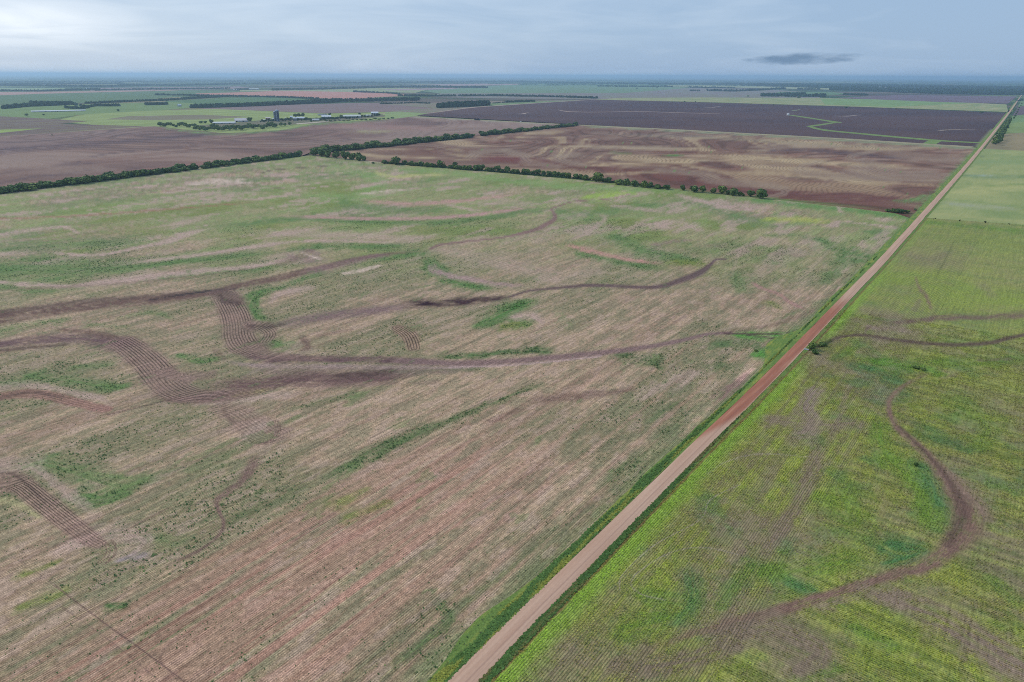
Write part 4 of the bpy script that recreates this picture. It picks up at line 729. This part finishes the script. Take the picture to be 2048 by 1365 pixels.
CM = [crown_mesh('crown', 40+i) for i in range(9)]; TM = [trunk_mesh(i) for i in range(3)]
for m_ in CM: m_.materials.append(TL)
for m_ in TM: m_.materials.append(BK)
NT = [0]
def tree(px, py, hpx, wpx=None, label='', group=None, name='tree', world=None):
    x, y = world if world else un(px, py); s = mpp(px, py); h = hpx*s; wdt = (wpx*s if wpx else h*random.uniform(.85, 1.15))/.86
    e = link(name, None, None, loc=(x, y, -.05), label=label, cat='bush' if name == 'bush' else 'tree', group=group); e.empty_display_size = 2
    e.scale = (wdt, wdt, h); e.rotation_euler.z = random.random()*6.28
    o = link('trunk', TM[NT[0] % 3], parent=e); o = link('crown', CM[random.randrange(9)], parent=e); NT[0] += 1
    return e
# left hedge (towards the camera's left) and its continuation to the right
def along(pts, step, jit, hf, label, group, skip=()):
    P = []; acc = 0; out_ = []
    for (x0, y0), (x1, y1) in zip(pts[:-1], pts[1:]):
        n = max(1, int(math.hypot(x1-x0, (y1-y0))/step(x0)))
        for i in range(n):
            t = (i+random.uniform(.2, .8))/n; x = x0+(x1-x0)*t; y = y0+(y1-y0)*t
            if any(a < x < b_ for a, b_ in skip): continue
            tree(x, y+random.uniform(-jit, jit), hf(x)*random.uniform(.52, 1.05), hf(x)*random.uniform(.9, 1.45), label, group)
along([(-30, 391), (160, 367), (400, 337), (600, 313)], lambda x: 6.4, 1.6, lambda x: 17-6*x/600, 'dense green hedgerow tree in the unbroken line left of the field corner', 'hedgerow trees along the left edge of the green field', skip=((394, 405),))
along([(628, 307), (760, 294), (945, 274), (1155, 251)], lambda x: 5.2, 1.3, lambda x: 15-7*(x-628)/527, 'dark green hedgerow tree in the line running from the field corner to the dark field', 'hedgerow trees between the two ploughed fields', skip=((946, 962),))
for i, (X, Y, h_) in enumerate(((385,275,42),(430,280,48),(470,285,42),(520,290,46),(575,298,52),(620,300,40),(655,305,48),(688,307,30))):
    tree(500+X/3.012, 220+Y/3.012, h_/3.012*1.05, h_/3.012, 'dark tree in the short clump at the far corner of the green field', 'trees in the clump at the field corner')
l3 = [(30,192,20,30),(150,193,42,60),(210,197,32,40),(270,202,88,100),(360,200,47,52),(425,212,50,65),(470,215,38,45),(525,218,52,60),(585,226,48,55),(625,229,46,55),(665,230,40,40),(715,232,78,80),(765,233,32,40),(825,240,38,60),(868,222,48,55),(885,249,48,60),(925,252,42,50),(965,257,52,58),(1015,260,57,62),(1085,265,62,75),(1145,265,66,62),(1210,270,48,60),(1250,270,42,50),(1310,275,66,75),(1350,283,42,48),(1405,285,76,58),(1465,290,48,55),(1510,295,48,55),(1575,297,58,55),(1620,300,52,50),(1670,303,44,48),(1720,305,57,52),(1775,308,52,50),(1835,315,48,50),(1885,320,54,55),(1925,322,48,50),(1985,328,48,50),(2030,335,52,50)]
special = {3: 'tall round dark tree standing above the left end of the roadside-bound hedgerow', 1: 'small dark tree just left of the tallest tree in the middle hedgerow', 0: 'tiny low bush at the far left end of the middle hedgerow'}
for i, (X, Y, h_, w_) in enumerate(l3):
    tree(740+X/5.12, 290+Y/5.12, h_/5.12, w_/5.12, special.get(i, 'rounded hedgerow tree in the close-set left half of the middle hedgerow'), None if i in special else 'trees of the close-set middle hedgerow')
l4 = [(35,215,38,45),(95,222,33,45),(150,230,47,48),(215,238,47,48),(250,238,42,42),(290,250,52,50),(330,248,27,32),(385,262,78,82),(445,262,32,34),(480,268,46,42),(560,285,42,70),(625,292,62,58),(690,300,60,62),(770,308,62,56),(820,312,57,52),(880,318,38,62),(955,325,44,56),(1088,333,52,37),(1180,345,57,72),(1250,350,62,56),(1343,355,46,54),(1405,362,72,62),(1455,366,38,38),(1510,375,62,62),(1555,376,37,36),(1580,378,26,26),(1645,383,57,62),(1735,398,78,78)]
lab4 = {7: 'large dark rounded tree, tallest in the middle stretch of the hedgerow', 10: 'wide low tree just right of a gap in the hedgerow', 17: 'small narrow tree standing alone in the hedgerow gap', 18: 'wide tree right of the small narrow lone one', 19: 'upright tree right of the wide one after the hedgerow gap', 20: 'left tree of the last cluster of the hedgerow', 21: 'tallest tree of the last hedgerow cluster', 22: 'small tree between the two tall ones in the last hedgerow cluster', 23: 'broad tree in the right part of the last hedgerow cluster', 24: 'low tree right of the broad one in the last cluster', 25: 'smallest bush at the right tip of the last cluster', 26: 'second tree from the right end of the hedgerow, standing apart', 27: 'big round dark tree at the right end of the hedgerow', 15: 'low wide dense tree next to last before the hedgerow gap', 16: 'last tree before the wide gap in the hedgerow'}
for i, (X, Y, h_, w_) in enumerate(l4):
    tree(1100+X/4.096, 300+Y/4.096, h_/4.096, w_/4.096, lab4.get(i, 'rounded dark tree in the loosely spaced right half of the middle hedgerow'), None if i in lab4 else 'trees of the loose right half of the hedgerow')
# bushes beside the road at the field corner (1640+X/5.02, 220+Y/5.02)
for X, Y, h_, w_, lb in ((678,1024,34,50,'round dark bush at the left end of the roadside clump'),(735,1028,42,60,'dark bush second from left in the roadside clump'),(780,1036,50,62,'largest dark bush in the middle of the roadside clump'),(828,1038,44,60,'dark bush right of the largest in the roadside clump'),(872,1036,34,46,'low dark bush at the right end of the roadside clump'),(955,1010,20,26,'single tiny bush between the clump and the dirt road')):
    tree(1640+X/5.02, 220+Y/5.02, h_/5.02, w_/5.02, lb, None, 'bush')
# trees right of the road further on
for i in range(22):
    t = i/21; X = 1765-(1765-1905)*t+random.uniform(-22, 22)*(1-t*.6); Y = 345-(345-95)*t+random.uniform(-4, 4)
    tree(1640+X/5.02, 220+Y/5.02, (64-34*t)/5.02, (66-36*t)/5.02, 'dark tree in the belt close to the right side of the distant road', 'tree belt right of the distant road')
for i in range(8): tree(2027+i*2.4+random.uniform(-1, 1), 238-i*4.2, 4.2-i*.28, 4.0-i*.2, 'small tree in the far end of the belt by the distant road', 'small trees at the far end of the roadside belt')
# culvert shrubs and lone shrubs in the right field
for px, py, h_, w_, lb in ((1622,699,15,15,'dark shrub at the culvert beside the red stretch of road'),(1630,708,10,12,'small dark shrub in the ditch just below the culvert'),(1645,692,8,14,'low green shrub on the bank right of the culvert'),(1831,737,6,14,'bushy green shrub left in the crop above the curved wash'),(1846,740,5,12,'lower green shrub right of the bushy one in the crop'),(1832,932,8,9,'lone dark shrub on the inner side of the brown wash'),(1512,703,4,7,'small shrub in the green hollow left of the road')):
    tree(px, py, h_, w_, lb, None, 'bush')
# lone trees of the middle distance
for px, py, h_, w_, lb in ((53,232,4.6,6,'small dark lone tree at the left, west of the long white shed'),(87,231,3.2,4.6,'tiny lone tree just below the left end of the long white shed'),(237,223,4.6,5,'lone tree in the meadow between the long shed and the white house'),(764,205,4.8,4,'small lone tree above the row of farm sheds'),(1369,205,2.6,3,'tiny bush on the far edge of the dark field, left of its neighbour'),(1391,205,2,2.6,'tiny bush on the far edge of the dark field, right of its neighbour'),(1547,211,2.4,3,'small dot of a bush on the far edge above the white tank'),(1692,216.5,3,6,'low dark bush on the far edge of the dark field near its middle'),(1963,226.5,3.2,7,'low dark bush near the road end of the dark field edge'),(1496,194.5,3.8,3,'lone tree standing in the tan field beyond the dark field'),(1274,178,2.6,3.4,'lone tree in the distant mauve field, left one'),(1314,176.5,2,3,'lone tree in the distant mauve field, right one'),(1598,196.5,3.4,7,'small copse tree below the long distant wood'),(1414,181,3.4,3,'isolated tree left of the distant wood'),(104,271,2,3,'tiny bush on the pale farm track at the far left')):
    tree(px, py, h_, w_, lb)
# farmstead trees; px positions
fx = [(316+X/4.096*0, 0) for X in ()]
farm_tr = [(x, 251+(x-320)*.055+random.uniform(-3, 3), random.uniform(5, 8)) for x in np.linspace(320, 390, 14)]+[(x, 259+random.uniform(-3.5, 3)-max(0, (x-470))*.05, random.uniform(5, 9)) for x in np.linspace(392, 552, 44)]
for px, py, h_ in farm_tr: tree(px, py, h_, h_*1.2, 'bushy tree in the thicket along the front of the farmstead', 'thicket trees in front of the farmstead')
for px, py, h_, w_, lb in ((402,247,5,7,'rounded tree on the rear left side of the farmstead thicket'),(411,247,4.6,6,'rounded tree next right in the rear of the farmstead thicket'),(423,247.5,9,7,'tall dark tree at the left end of the long curved white roof'),(500,243,8,9,'dark tree right beside the pale shed roof'),(562,252,7,7,'tree in front of the silos, left of the farm lane'),(570,252,6,6,'tree in front of the silos, right of its neighbour'),(579,250.5,7,7,'rightmost tree standing before the farm lane'),(591,234,7,8,'left tree of the tall grove behind the farmhouse'),(598,234,7.4,8,'middle tree of the tall grove behind the farmhouse'),(606,234,8,8,'right tree of the tall grove behind the farmhouse'),(575,240,5,5,'small tree just right of the silos'),(660,231,5,6,'dark tree behind the right end of the white barn'),(682,236,6,6,'round tree at the left end of the long white barn'),(673,238,4,8,'low dark tree between the white barn and the long barn'),(719,230,4.4,6,'dark tree behind the right end of the long white barn'),(641,241,3.5,5,'small bush beside the grey farmyard sheds'),(622,244,4,5,'small bush by the pale farm lane'),(612,239,4,6,'low bush right of the farmhouse')):
    tree(px, py, h_, w_, lb)
for x_ in np.linspace(652, 785, 16): tree(x_, 243-(x_-652)*.035+random.uniform(-1, 1), random.uniform(2, 3.2), random.uniform(5, 8), 'low shrub in the green belt along the front of the farm sheds', 'shrubs in front of the farm sheds', 'bush')

# far treelines: each reads as one mass
def treeline(pts, hpx, dens=1.0, seed=0, depth=0.5, name='treeline'):
    g_ = np.random.default_rng(seed+100); Vs = []; Cs = []
    for (x0, y0), (x1, y1) in zip(pts[:-1], pts[1:]):
        n = int(max(2, abs(x1-x0)*2.2*dens))
        for i in range(n):
            t = g_.random(); px = x0+(x1-x0)*t; py = y0+(y1-y0)*t+g_.uniform(-depth, depth); s = mpp(px, py); x, y = un(px, py)
            hh = hpx*s*g_.uniform(.5, 1.25); ww = hpx*s*g_.uniform(.5, 1.0); k = 16
            d = g_.normal(size=(k, 3)); d /= np.linalg.norm(d, axis=1)[:, None]; Pp = np.array([x, y, -1.2+hh*.5])+d*np.array([ww*.5, ww*.5, hh*.45])
            sz = hh*.22; a = g_.normal(size=(k, 3))*.6+d; a /= np.linalg.norm(a, axis=1)[:, None]; tt = np.cross(a, g_.normal(size=(k, 3))); tt /= np.linalg.norm(tt, axis=1)[:, None]; bb = np.cross(a, tt)
            Vs.append(np.stack([Pp-tt*sz-bb*sz, Pp+tt*sz-bb*sz, Pp+tt*sz+bb*sz, Pp-tt*sz+bb*sz], 1).reshape(-1, 3)); Cs.append(np.repeat(c(46, 72, 42)*(1+.8*g_.random((k, 1))), 4, 0))
    V = np.concatenate(Vs); C = np.concatenate(Cs)
    link(name, mesh_np(name, V, np.arange(len(V)).reshape(-1, 4), {'Col': ('FLOAT_COLOR', np.concatenate([C, np.ones((len(C), 1))], 1))}), LM, kind='stuff')
TLs = [([(1450,169),(1700,171),(2070,176)], 2.6), ([(1480,170.5),(1750,174),(2070,179)], 3), ([(1660,177),(1850,180.5),(2070,183)], 3.4), ([(1700,180),(1900,185),(2070,187)], 3.6), ([(0,165),(300,164),(700,163)], 2), ([(0,169),(250,168)], 2.4), ([(382,215),(430,214),(520,211),(600,207),(680,203)], 5), ([(640,203),(740,202),(840,200)], 4.5), ([(310,190),(420,192),(560,195),(640,198)], 2.6), ([(170,207),(250,204),(330,201),(460,193)], 3.2), ([(5,217),(60,212),(110,210),(145,208)], 5), ([(60,206),(140,208),(170,214)], 4), ([(130,216),(165,218),(190,212),(240,212)], 4), ([(290,210),(335,209)], 4),
 ([(0,182),(80,183),(140,181),(200,179)], 2.6), ([(190,181),(300,179),(450,178),(460,177)], 2.2), ([(470,180),(500,179)], 2.4), ([(545,180.5),(650,179),(750,176),(830,175),(975,176)], 3), ([(705,184),(780,187),(800,189)], 2.6), ([(795,192),(870,193),(980,192),(1100,194),(1195,197)], 3), ([(875,215),(925,213),(978,210)], 7), ([(885,213),(970,208)], 6), ([(1012,205),(1045,204),(1070,203)], 3), ([(985,207),(1010,205)], 1.6), ([(1195,173),(1280,174),(1345,174)], 2), ([(1375,175),(1470,177)], 2), ([(1380,182),(1400,182.5)], 2.2), ([(1415,182),(1470,183),(1520,181),(1570,178)], 3), ([(1522,192),(1580,193),(1650,193)], 4.6), ([(1560,189),(1610,188)], 3), ([(1595,179),(1640,179)], 2.2), ([(1685,190),(1735,191)], 3), ([(1660,180),(1750,183),(1850,187),(1960,189),(2048,190)], 3.6), ([(1500,172),(1640,176),(1800,181),(1950,184),(2060,186)], 4), ([(1860,179),(1950,182),(2060,184)], 3), ([(240,171),(350,172),(480,169),(640,168),(750,167)], 2.6), ([(700,168),(900,165),(1050,165),(1200,168),(1400,169),(1500,171)], 2.4), ([(0,172),(200,174),(300,172)], 3), ([(760,208),(830,206),(860,207)], 2), ([(2030,203),(2070,198)], 2)]
for pts, h_ in (([(-30, 391), (160, 367), (393, 338)], 8), ([(406, 336), (600, 313)], 6.5), ([(628, 307), (760, 294), (944, 275)], 6), ([(963, 272), (1155, 251)], 4.5), ([(775, 327), (1000, 345), (1200, 362), (1335, 378)], 4)):
    treeline(pts, h_, 1.0, int(pts[0][0])+60, .8, 'hedge_undergrowth')
treeline([(520,243),(560,240),(620,239),(700,236),(760,230)], 2.6, .8, 77, 1.6, 'farmyard_scrub')
for i, (pts, h_) in enumerate(TLs): treeline(pts, h_, 1.0 if h_ < 5 else 2.0, i, .5 if h_ < 4.5 else 1.2)
# wooded country out to the horizon
def far_woods():
    g_ = np.random.default_rng(5); Vs = []; Fs = []; Cs = []; off = 0
    for k in range(280):
        dep = g_.random()**.7; yy = 155.5+dep*16; px = g_.uniform(-300, 2350); tilt = .004*(px-1024)*.9
        py = yy+tilt; L_ = g_.uniform(30, 240); x0, y0 = un(px, py); x1, y1 = un(px+L_, py+g_.uniform(-.4, .4)+.004*L_*.9)
        n = int(L_/2.5)+2; hb = g_.uniform(7, 15)*(1+.5*(1-dep)); th = g_.uniform(30, 160)
        t = np.linspace(0, 1, n); X = x0+(x1-x0)*t; Y = y0+(y1-y0)*t; hh = hb*(.35+.9*g_.random(n)); hh[0] = hh[-1] = 1
        lo = np.stack([X, Y, np.full(n, -2.0)], 1); hi = np.stack([X, Y+th*.3, hh-2], 1); bk = np.stack([X, Y+th, hh*.8-2], 1); bl = np.stack([X, Y+th+5, np.full(n, -2.)], 1)
        V = np.stack([lo, hi, bk, bl], 1).reshape(-1, 3); ids = np.arange(4*n).reshape(n, 4)
        for a in range(3): Fs.append(np.stack([ids[:-1, a], ids[1:, a], ids[1:, a+1], ids[:-1, a+1]], 1)+off)
        Vs.append(V); off += len(V); Cs.append(np.repeat(c(50, 76, 46)*(1+.5*g_.random((n, 1))), 4, 0))
    V = np.concatenate(Vs); C = np.concatenate(Cs)
    link('distant_woodland', mesh_np('distant_woodland', V, np.concatenate(Fs), {'Col': ('FLOAT_COLOR', np.concatenate([C, np.ones((len(C), 1))], 1))}), LM, kind='stuff')
far_woods()

# ------------------------------------------------------------------ buildings
WHITE = flat_mat('white_metal_roof', (.70, .71, .73), .5, .06, .3, .4); WALLW = flat_mat('pale_wall', (.42, .44, .46), .7, .08, .5); GREYM = flat_mat('grey_metal', (.34, .37, .40), .5, .1, .4, .4)
BRICK = flat_mat('red_brown_wall', (.30, .16, .13), .9, .2, .5); TEALM = flat_mat('teal_wall', (.20, .38, .38), .7, .1, .5); DKD = flat_mat('dark_opening', (.03, .032, .035), .8, .1, 1); BLUE = flat_mat('dark_blue_enamel', (.028, .05, .09), .35, .2, .2, .5); CAPM = flat_mat('pale_silo_cap', (.45, .52, .60), .5, .1, .4); PINKR = flat_mat('pale_pink_roof', (.64, .57, .55), .6, .06, .3)
def box(v, f, x0, x1, y0, y1, z0, z1):
    s = len(v); v += [(x0,y0,z0),(x1,y0,z0),(x1,y1,z0),(x0,y1,z0),(x0,y0,z1),(x1,y0,z1),(x1,y1,z1),(x0,y1,z1)]
    f += [(s,s+3,s+2,s+1),(s+4,s+5,s+6,s+7),(s,s+1,s+5,s+4),(s+1,s+2,s+6,s+5),(s+2,s+3,s+7,s+6),(s+3,s,s+4,s+7)]
def part(name, v, f, mat, parent):
    me = D.meshes.new(name); me.from_pydata(v, [], f); me.materials.append(mat); return link(name, me, parent=parent)
def building(px, py, L_, Dp, hw, hr, name, label, cat='barn', roof=WHITE, wall=WALLW, rot=0.0, doors=1, windows=2, chimney=False):
    x, y = un(px, py, -1.2); base = math.atan2(-x, y); e = link(name, None, None, loc=(x, y, -1.2), label=label, cat=cat); e.rotation_euler.z = base+rot
    v, f = [], []; a, b_ = L_/2, Dp; s = 0
    v += [(-a,0,0),(a,0,0),(a,b_,0),(-a,b_,0),(-a,0,hw),(a,0,hw),(a,b_,hw),(-a,b_,hw),(-a,b_/2,hw+hr-.1),(a,b_/2,hw+hr-.1)]
    f += [(0,1,5,4),(2,3,7,6),(1,2,6,9,5),(3,0,4,8,7)]; part('wall', v, f, wall, e)
    o = .6; v = []; th = .25
    for z in (0, th): v += [(-a-o,-o,hw-.2+z),(a+o,-o,hw-.2+z),(a+o,b_/2,hw+hr+z),(-a-o,b_/2,hw+hr+z),(a+o,b_+o,hw-.2+z),(-a-o,b_+o,hw-.2+z)]
    f = [(6,7,8,9),(9,8,10,11),(0,3,2,1),(3,5,4,2),(0,1,7,6),(4,5,11,10),(1,2,8,7),(2,4,10,8),(3,0,6,9),(5,3,9,11)]; rf = part('roof', v, f, roof, e)
    if chimney: v, f = [], []; box(v, f, a*.3, a*.3+1.2, b_/2-.6, b_/2+.6, hw+hr-.6, hw+hr+1.8); part('chimney', v, f, BRICK, rf)
    n = doors+windows
    for i in range(n):
        xc = -a+L_*(i+.5)/n; v, f = [], []
        if i % 2 == 0 and doors > 0 or windows <= 0: dw = min(4.5, L_/n*.5); box(v, f, xc-dw/2, xc+dw/2, -.12, -.01, .02, min(hw*.8, 4)); part('door', v, f, DKD, e); doors -= 1
        else: box(v, f, xc-1, xc+1, -.12, -.01, hw*.4, hw*.7); part('window', v, f, DKD, e); windows -= 1
    return e
building(483.5, 244.2, 40, 26, 4, 6.5, 'barn', 'barn with a broad pale pinkish roof left of the dark silos', roof=PINKR, rot=.05, doors=2, windows=2)
building(448, 247.6, 66, 16, 2.6, 2.2, 'shed', 'long low white-roofed shed left of the pale barn, behind the thicket', 'shed', rot=-.12, doors=3, windows=3)
building(536.5, 240.4, 15, 12, 6, 2, 'storehouse', 'red-brown storehouse with a whitish flat roof left of the silos', 'storehouse', roof=PINKR, wall=BRICK)
building(548, 241, 8, 8, 5, 2, 'pump_house', 'small dark shed with light roof tucked against the silos', 'shed', wall=GREYM, windows=1)
building(528.5, 242.2, 14, 8, 2.2, 1.5, 'shed', 'small low pale shed left of the red-brown storehouse', 'shed', windows=1)
building(572.5, 240, 8, 8, 4, 2, 'shed', 'small white-roofed shed just right of the silos', 'shed', windows=1)
building(583, 236.5, 9, 8, 4, 3, 'shed', 'small white shed left of the farmhouse under the grove', 'shed', windows=1)
building(590, 241.5, 12, 10, 7, 3, 'farmhouse', 'tall grey-white farmhouse with chimney near the grove', 'house', wall=GREYM, windows=3, chimney=True)
building(601.5, 239, 25, 14, 3.4, 4, 'barn', 'pale blue-white barn right of the farmhouse, before the grove', 'barn', wall=WALLW)
building(653, 236, 32, 20, 3.6, 4.2, 'barn', 'white-roofed barn with pale walls in the middle of the farmstead', 'barn', windows=3)
building(645, 231, 34, 10, 3, .8, 'shed', 'flat grey open shed behind the middle white barn', 'shed', roof=GREYM, wall=GREYM)
building(632, 241.5, 22, 10, 3, 2, 'shed', 'low grey shed with pale roof in the farmyard centre', 'shed', wall=GREYM)
building(704.5, 236, 60, 24, 5, 4.5, 'barn', 'largest white barn, long with a cream roof, at the farm right side', 'barn', roof=flat_mat('cream_roof', (.62, .64, .58), .5, .05, .3), wall=WALLW, rot=.1, doors=3, windows=4)
building(738, 233, 24, 12, 3, 2, 'shed', 'teal-walled shed right of the largest white barn', 'shed', roof=WHITE, wall=TEALM)
building(749.5, 229, 27, 18, 5, 4, 'barn', 'white barn at the far right end of the farmstead', 'barn')
building(115, 223.6, 175, 14, 2.4, 2.6, 'poultry_house', 'very long low white shed beside trees at the far left', 'shed', doors=3, windows=6, rot=.03)
building(157, 222.6, 50, 12, 2.4, 2.4, 'poultry_house', 'shorter white shed right of the very long one, behind trees', 'shed')
building(360.5, 213.3, 15, 14, 5, 5, 'farmhouse', 'small white house standing alone in the meadow', 'house', rot=.5, chimney=True)
building(381, 214.5, 8, 8, 4.5, 3, 'shed', 'tiny white shed at the left end of the dark tree row', 'shed', windows=1)
building(507, 179.6, 100, 25, 6, 4, 'shed', 'long white shed above the reddish field, far away', 'shed', doors=3)
building(472, 180.6, 45, 20, 5, 4, 'shed', 'short white shed left of the long one above the reddish field', 'shed')
building(178, 178.6, 45, 20, 6, 5, 'farmhouse', 'white farm building in the distant trees at upper left', 'house')
building(547, 169.6, 55, 25, 7, 5, 'shed', 'far pale shed in front of the blue woodland', 'shed')
building(1060, 158.5, 160, 60, 50, 8, 'grain_elevator', 'faint wide grain elevator on the horizon near the picture middle', 'elevator', wall=GREYM, roof=GREYM)
building(1078, 158.5, 60, 60, 60, 8, 'grain_elevator', 'faint narrow grain elevator on the horizon, right of the wide one', 'elevator', wall=GREYM, roof=GREYM)
for i, (px, py) in enumerate(((1545,166.6),(1760,175.5),(1770,176.2),(1748,174),(1738,173),(1540,168),(1290,167))):
    building(px, py, 30, 20, 6, 4, 'house', 'white house dot in the distant woods, %s' % ('below the left tip of the cloud', 'second from right of the village', 'rightmost of the village', 'second from left of the village', 'leftmost of the village', 'lower of the pair below the cloud', 'alone right of the elevators')[i], 'house')
def silo(px, py, r, h, label):
    x, y = un(px, py, -1.2); e = link('silo', None, None, loc=(x, y, -1.2), label=label, cat='silo'); n = 24; v, f = [], []; rings = [(0, r)]
    for i in range(1, 13): rings += [(h*i/12-.25, r), (h*i/12-.2, r+.12), (h*i/12, r+.12), (h*i/12+.05, r)]
    for z, rr_ in rings:
        for j in range(n): v.append((rr_*math.cos(6.2832*j/n), rr_*math.sin(6.2832*j/n), z))
    for k in range(len(rings)-1):
        for j in range(n): f.append((k*n+j, k*n+(j+1) % n, (k+1)*n+(j+1) % n, (k+1)*n+j))
    part('body', v, f, BLUE, e); v, f = [], []
    for k in range(6):
        a = k/5*math.pi/2
        for j in range(n): v.append(((r+.3)*math.cos(a)*math.cos(6.2832*j/n), (r+.3)*math.cos(a)*math.sin(6.2832*j/n), h+.1+r*.45*math.sin(a)))
    for k in range(5):
        for j in range(n): f.append((k*n+j, k*n+(j+1) % n, (k+1)*n+(j+1) % n, (k+1)*n+j))
    part('dome', v, f, CAPM, e); v, f = [], []; box(v, f, -.9, .9, -r-1.6, -r-.2, 0, h); part('chute', v, f, GREYM, e); v, f = [], []; box(v, f, r+.15, r+.4, -.3, .3, 0, h+.6); part('ladder', v, f, GREYM, e)
silo(550.5, 242, 3.4, 28, 'shorter dark blue farm silo on the left of the pair'); silo(555.8, 243, 5.6, 33, 'taller and thicker dark blue farm silo on the right of the pair')
# vehicles on the track beside the dark field
def wheel(parent, x, y, r, w_):
    v, f = [], []; n = 14
    for s in (-w_/2, w_/2):
        for j in range(n): v.append((x+r*math.cos(6.283*j/n), y+s, r+r*math.sin(6.283*j/n)))
    f += [tuple(range(n)), tuple(range(2*n-1, n-1, -1))]+[(j, (j+1) % n, n+(j+1) % n, n+j) for j in range(n)]
    part('wheel', v, f, DKD, parent)
def tractor(px, py, label, s):
    x, y = un(px, py); e = link('tractor', None, None, loc=(x, y, -.05), label=label, cat='tractor'); e.scale = (s, s, s); e.rotation_euler.z = -.6
    v, f = [], []; box(v, f, -.5, 2.6, -.5, .5, .8, 1.8); part('bonnet', v, f, BLUE, e); v, f = [], []; box(v, f, -1.6, -.1, -.8, .8, .9, 2.9); box(v, f, -1.8, .1, -.95, .95, 2.9, 3.05); part('cab', v, f, DKD, e)
    for a in (-1, 1): wheel(e, -1.2, a*1.05, .95, .5); wheel(e, 1.9, a*.85, .6, .35)
tractor(951.5, 240.6, 'dark tractor on the pale track, left of the two', 1.9); tractor(957, 241, 'dark tractor on the pale track, right of the two', 2.1)
x, y = un(1041.5, 244.6); e = link('pickup_truck', None, None, loc=(x, y, -.05), label='white pickup truck on the pale track beside the dark field', cat='truck'); e.rotation_euler.z = -.62; e.scale = (1.25,)*3
PW = flat_mat('white_paint', (.8, .8, .8), .35, .03, 1, .5); v, f = [], []; box(v, f, -2.7, 2.7, -.95, .95, .55, 1.15); box(v, f, -2.7, -2.5, -.95, .95, 1.15, 1.45); box(v, f, -2.5, -.2, -.95, -.83, 1.15, 1.45); box(v, f, -2.5, -.2, .83, .95, 1.15, 1.45); part('body', v, f, PW, e)
v, f = [], []; box(v, f, -.2, 1.3, -.85, .85, 1.152, 1.85); part('cab', v, f, PW, e); v, f = [], []; box(v, f, 1.301, 1.34, -.75, .75, 1.2, 1.78); part('windscreen', v, f, DKD, e)
for a in (-1, 1): wheel(e, -1.7, a*.86, .4, .25); wheel(e, 1.8, a*.86, .4, .25)
x, y = un(1576, 231); e = link('storage_tank', None, None, loc=(x, y, -.1), label='squat white tank at the head of the green grass waterway', cat='tank'); v, f = [], []; n = 20
for z, r in ((0, 5), (6, 5), (7.4, 0.4)):
    for j in range(n): v.append((r*math.cos(6.283*j/n), r*math.sin(6.283*j/n), z))
f += [(k*n+j, k*n+(j+1) % n, (k+1)*n+(j+1) % n, (k+1)*n+j) for k in range(1) for j in range(n)]; part('shell', v, f, PW, e)
v2 = v[n:]; v2 = [(a*1.02, b_*1.02, z+.02) for a, b_, z in v2]; f2 = [(j, (j+1) % n, n+(j+1) % n, n+j) for j in range(n)]+[tuple(range(n, 2*n))]; part('lid', v2, f2, PW, e)
# culvert pipe under the road
x, y = un(1613, 700); e = link('culvert_pipe', None, None, loc=(x, y, .1), label='grey end of the culvert pipe under the red road stretch', cat='pipe'); e.rotation_euler.z = RA
v, f = [], []; n = 16
for yy_, r in ((-1.2, .55), (1.2, .55), (1.2, .45), (-1.2, .45)):
    for j in range(n): v.append((r*math.cos(6.283*j/n), yy_, r*math.sin(6.283*j/n)))
for k in range(4): f += [(k*n+j, k*n+(j+1) % n, ((k+1) % 4)*n+(j+1) % n, ((k+1) % 4)*n+j) for j in range(n)]
part('pipe', v, f, GREYM, e)

# ------------------------------------------------------------------ haze: one closed box of even thin air
v, f = [], []; box(v, f, -95000, 95000, -4000, 95000, -3.0, 190.0)
me = D.meshes.new('haze'); me.from_pydata(v, [], f); hz = link('haze', me, kind='stuff')
m = D.materials.new('haze_air'); m.use_nodes = True; t = m.node_tree; t.nodes.clear(); o_ = t.nodes.new('ShaderNodeOutputMaterial'); pv = t.nodes.new('ShaderNodeVolumePrincipled')
pv.inputs['Color'].default_value = (*HAZE_COLOR, 1); pv.inputs['Density'].default_value = HAZE_DENSITY; pv.inputs['Anisotropy'].default_value = .3
t.links.new(pv.outputs[0], o_.inputs['Volume']); me.materials.append(m)
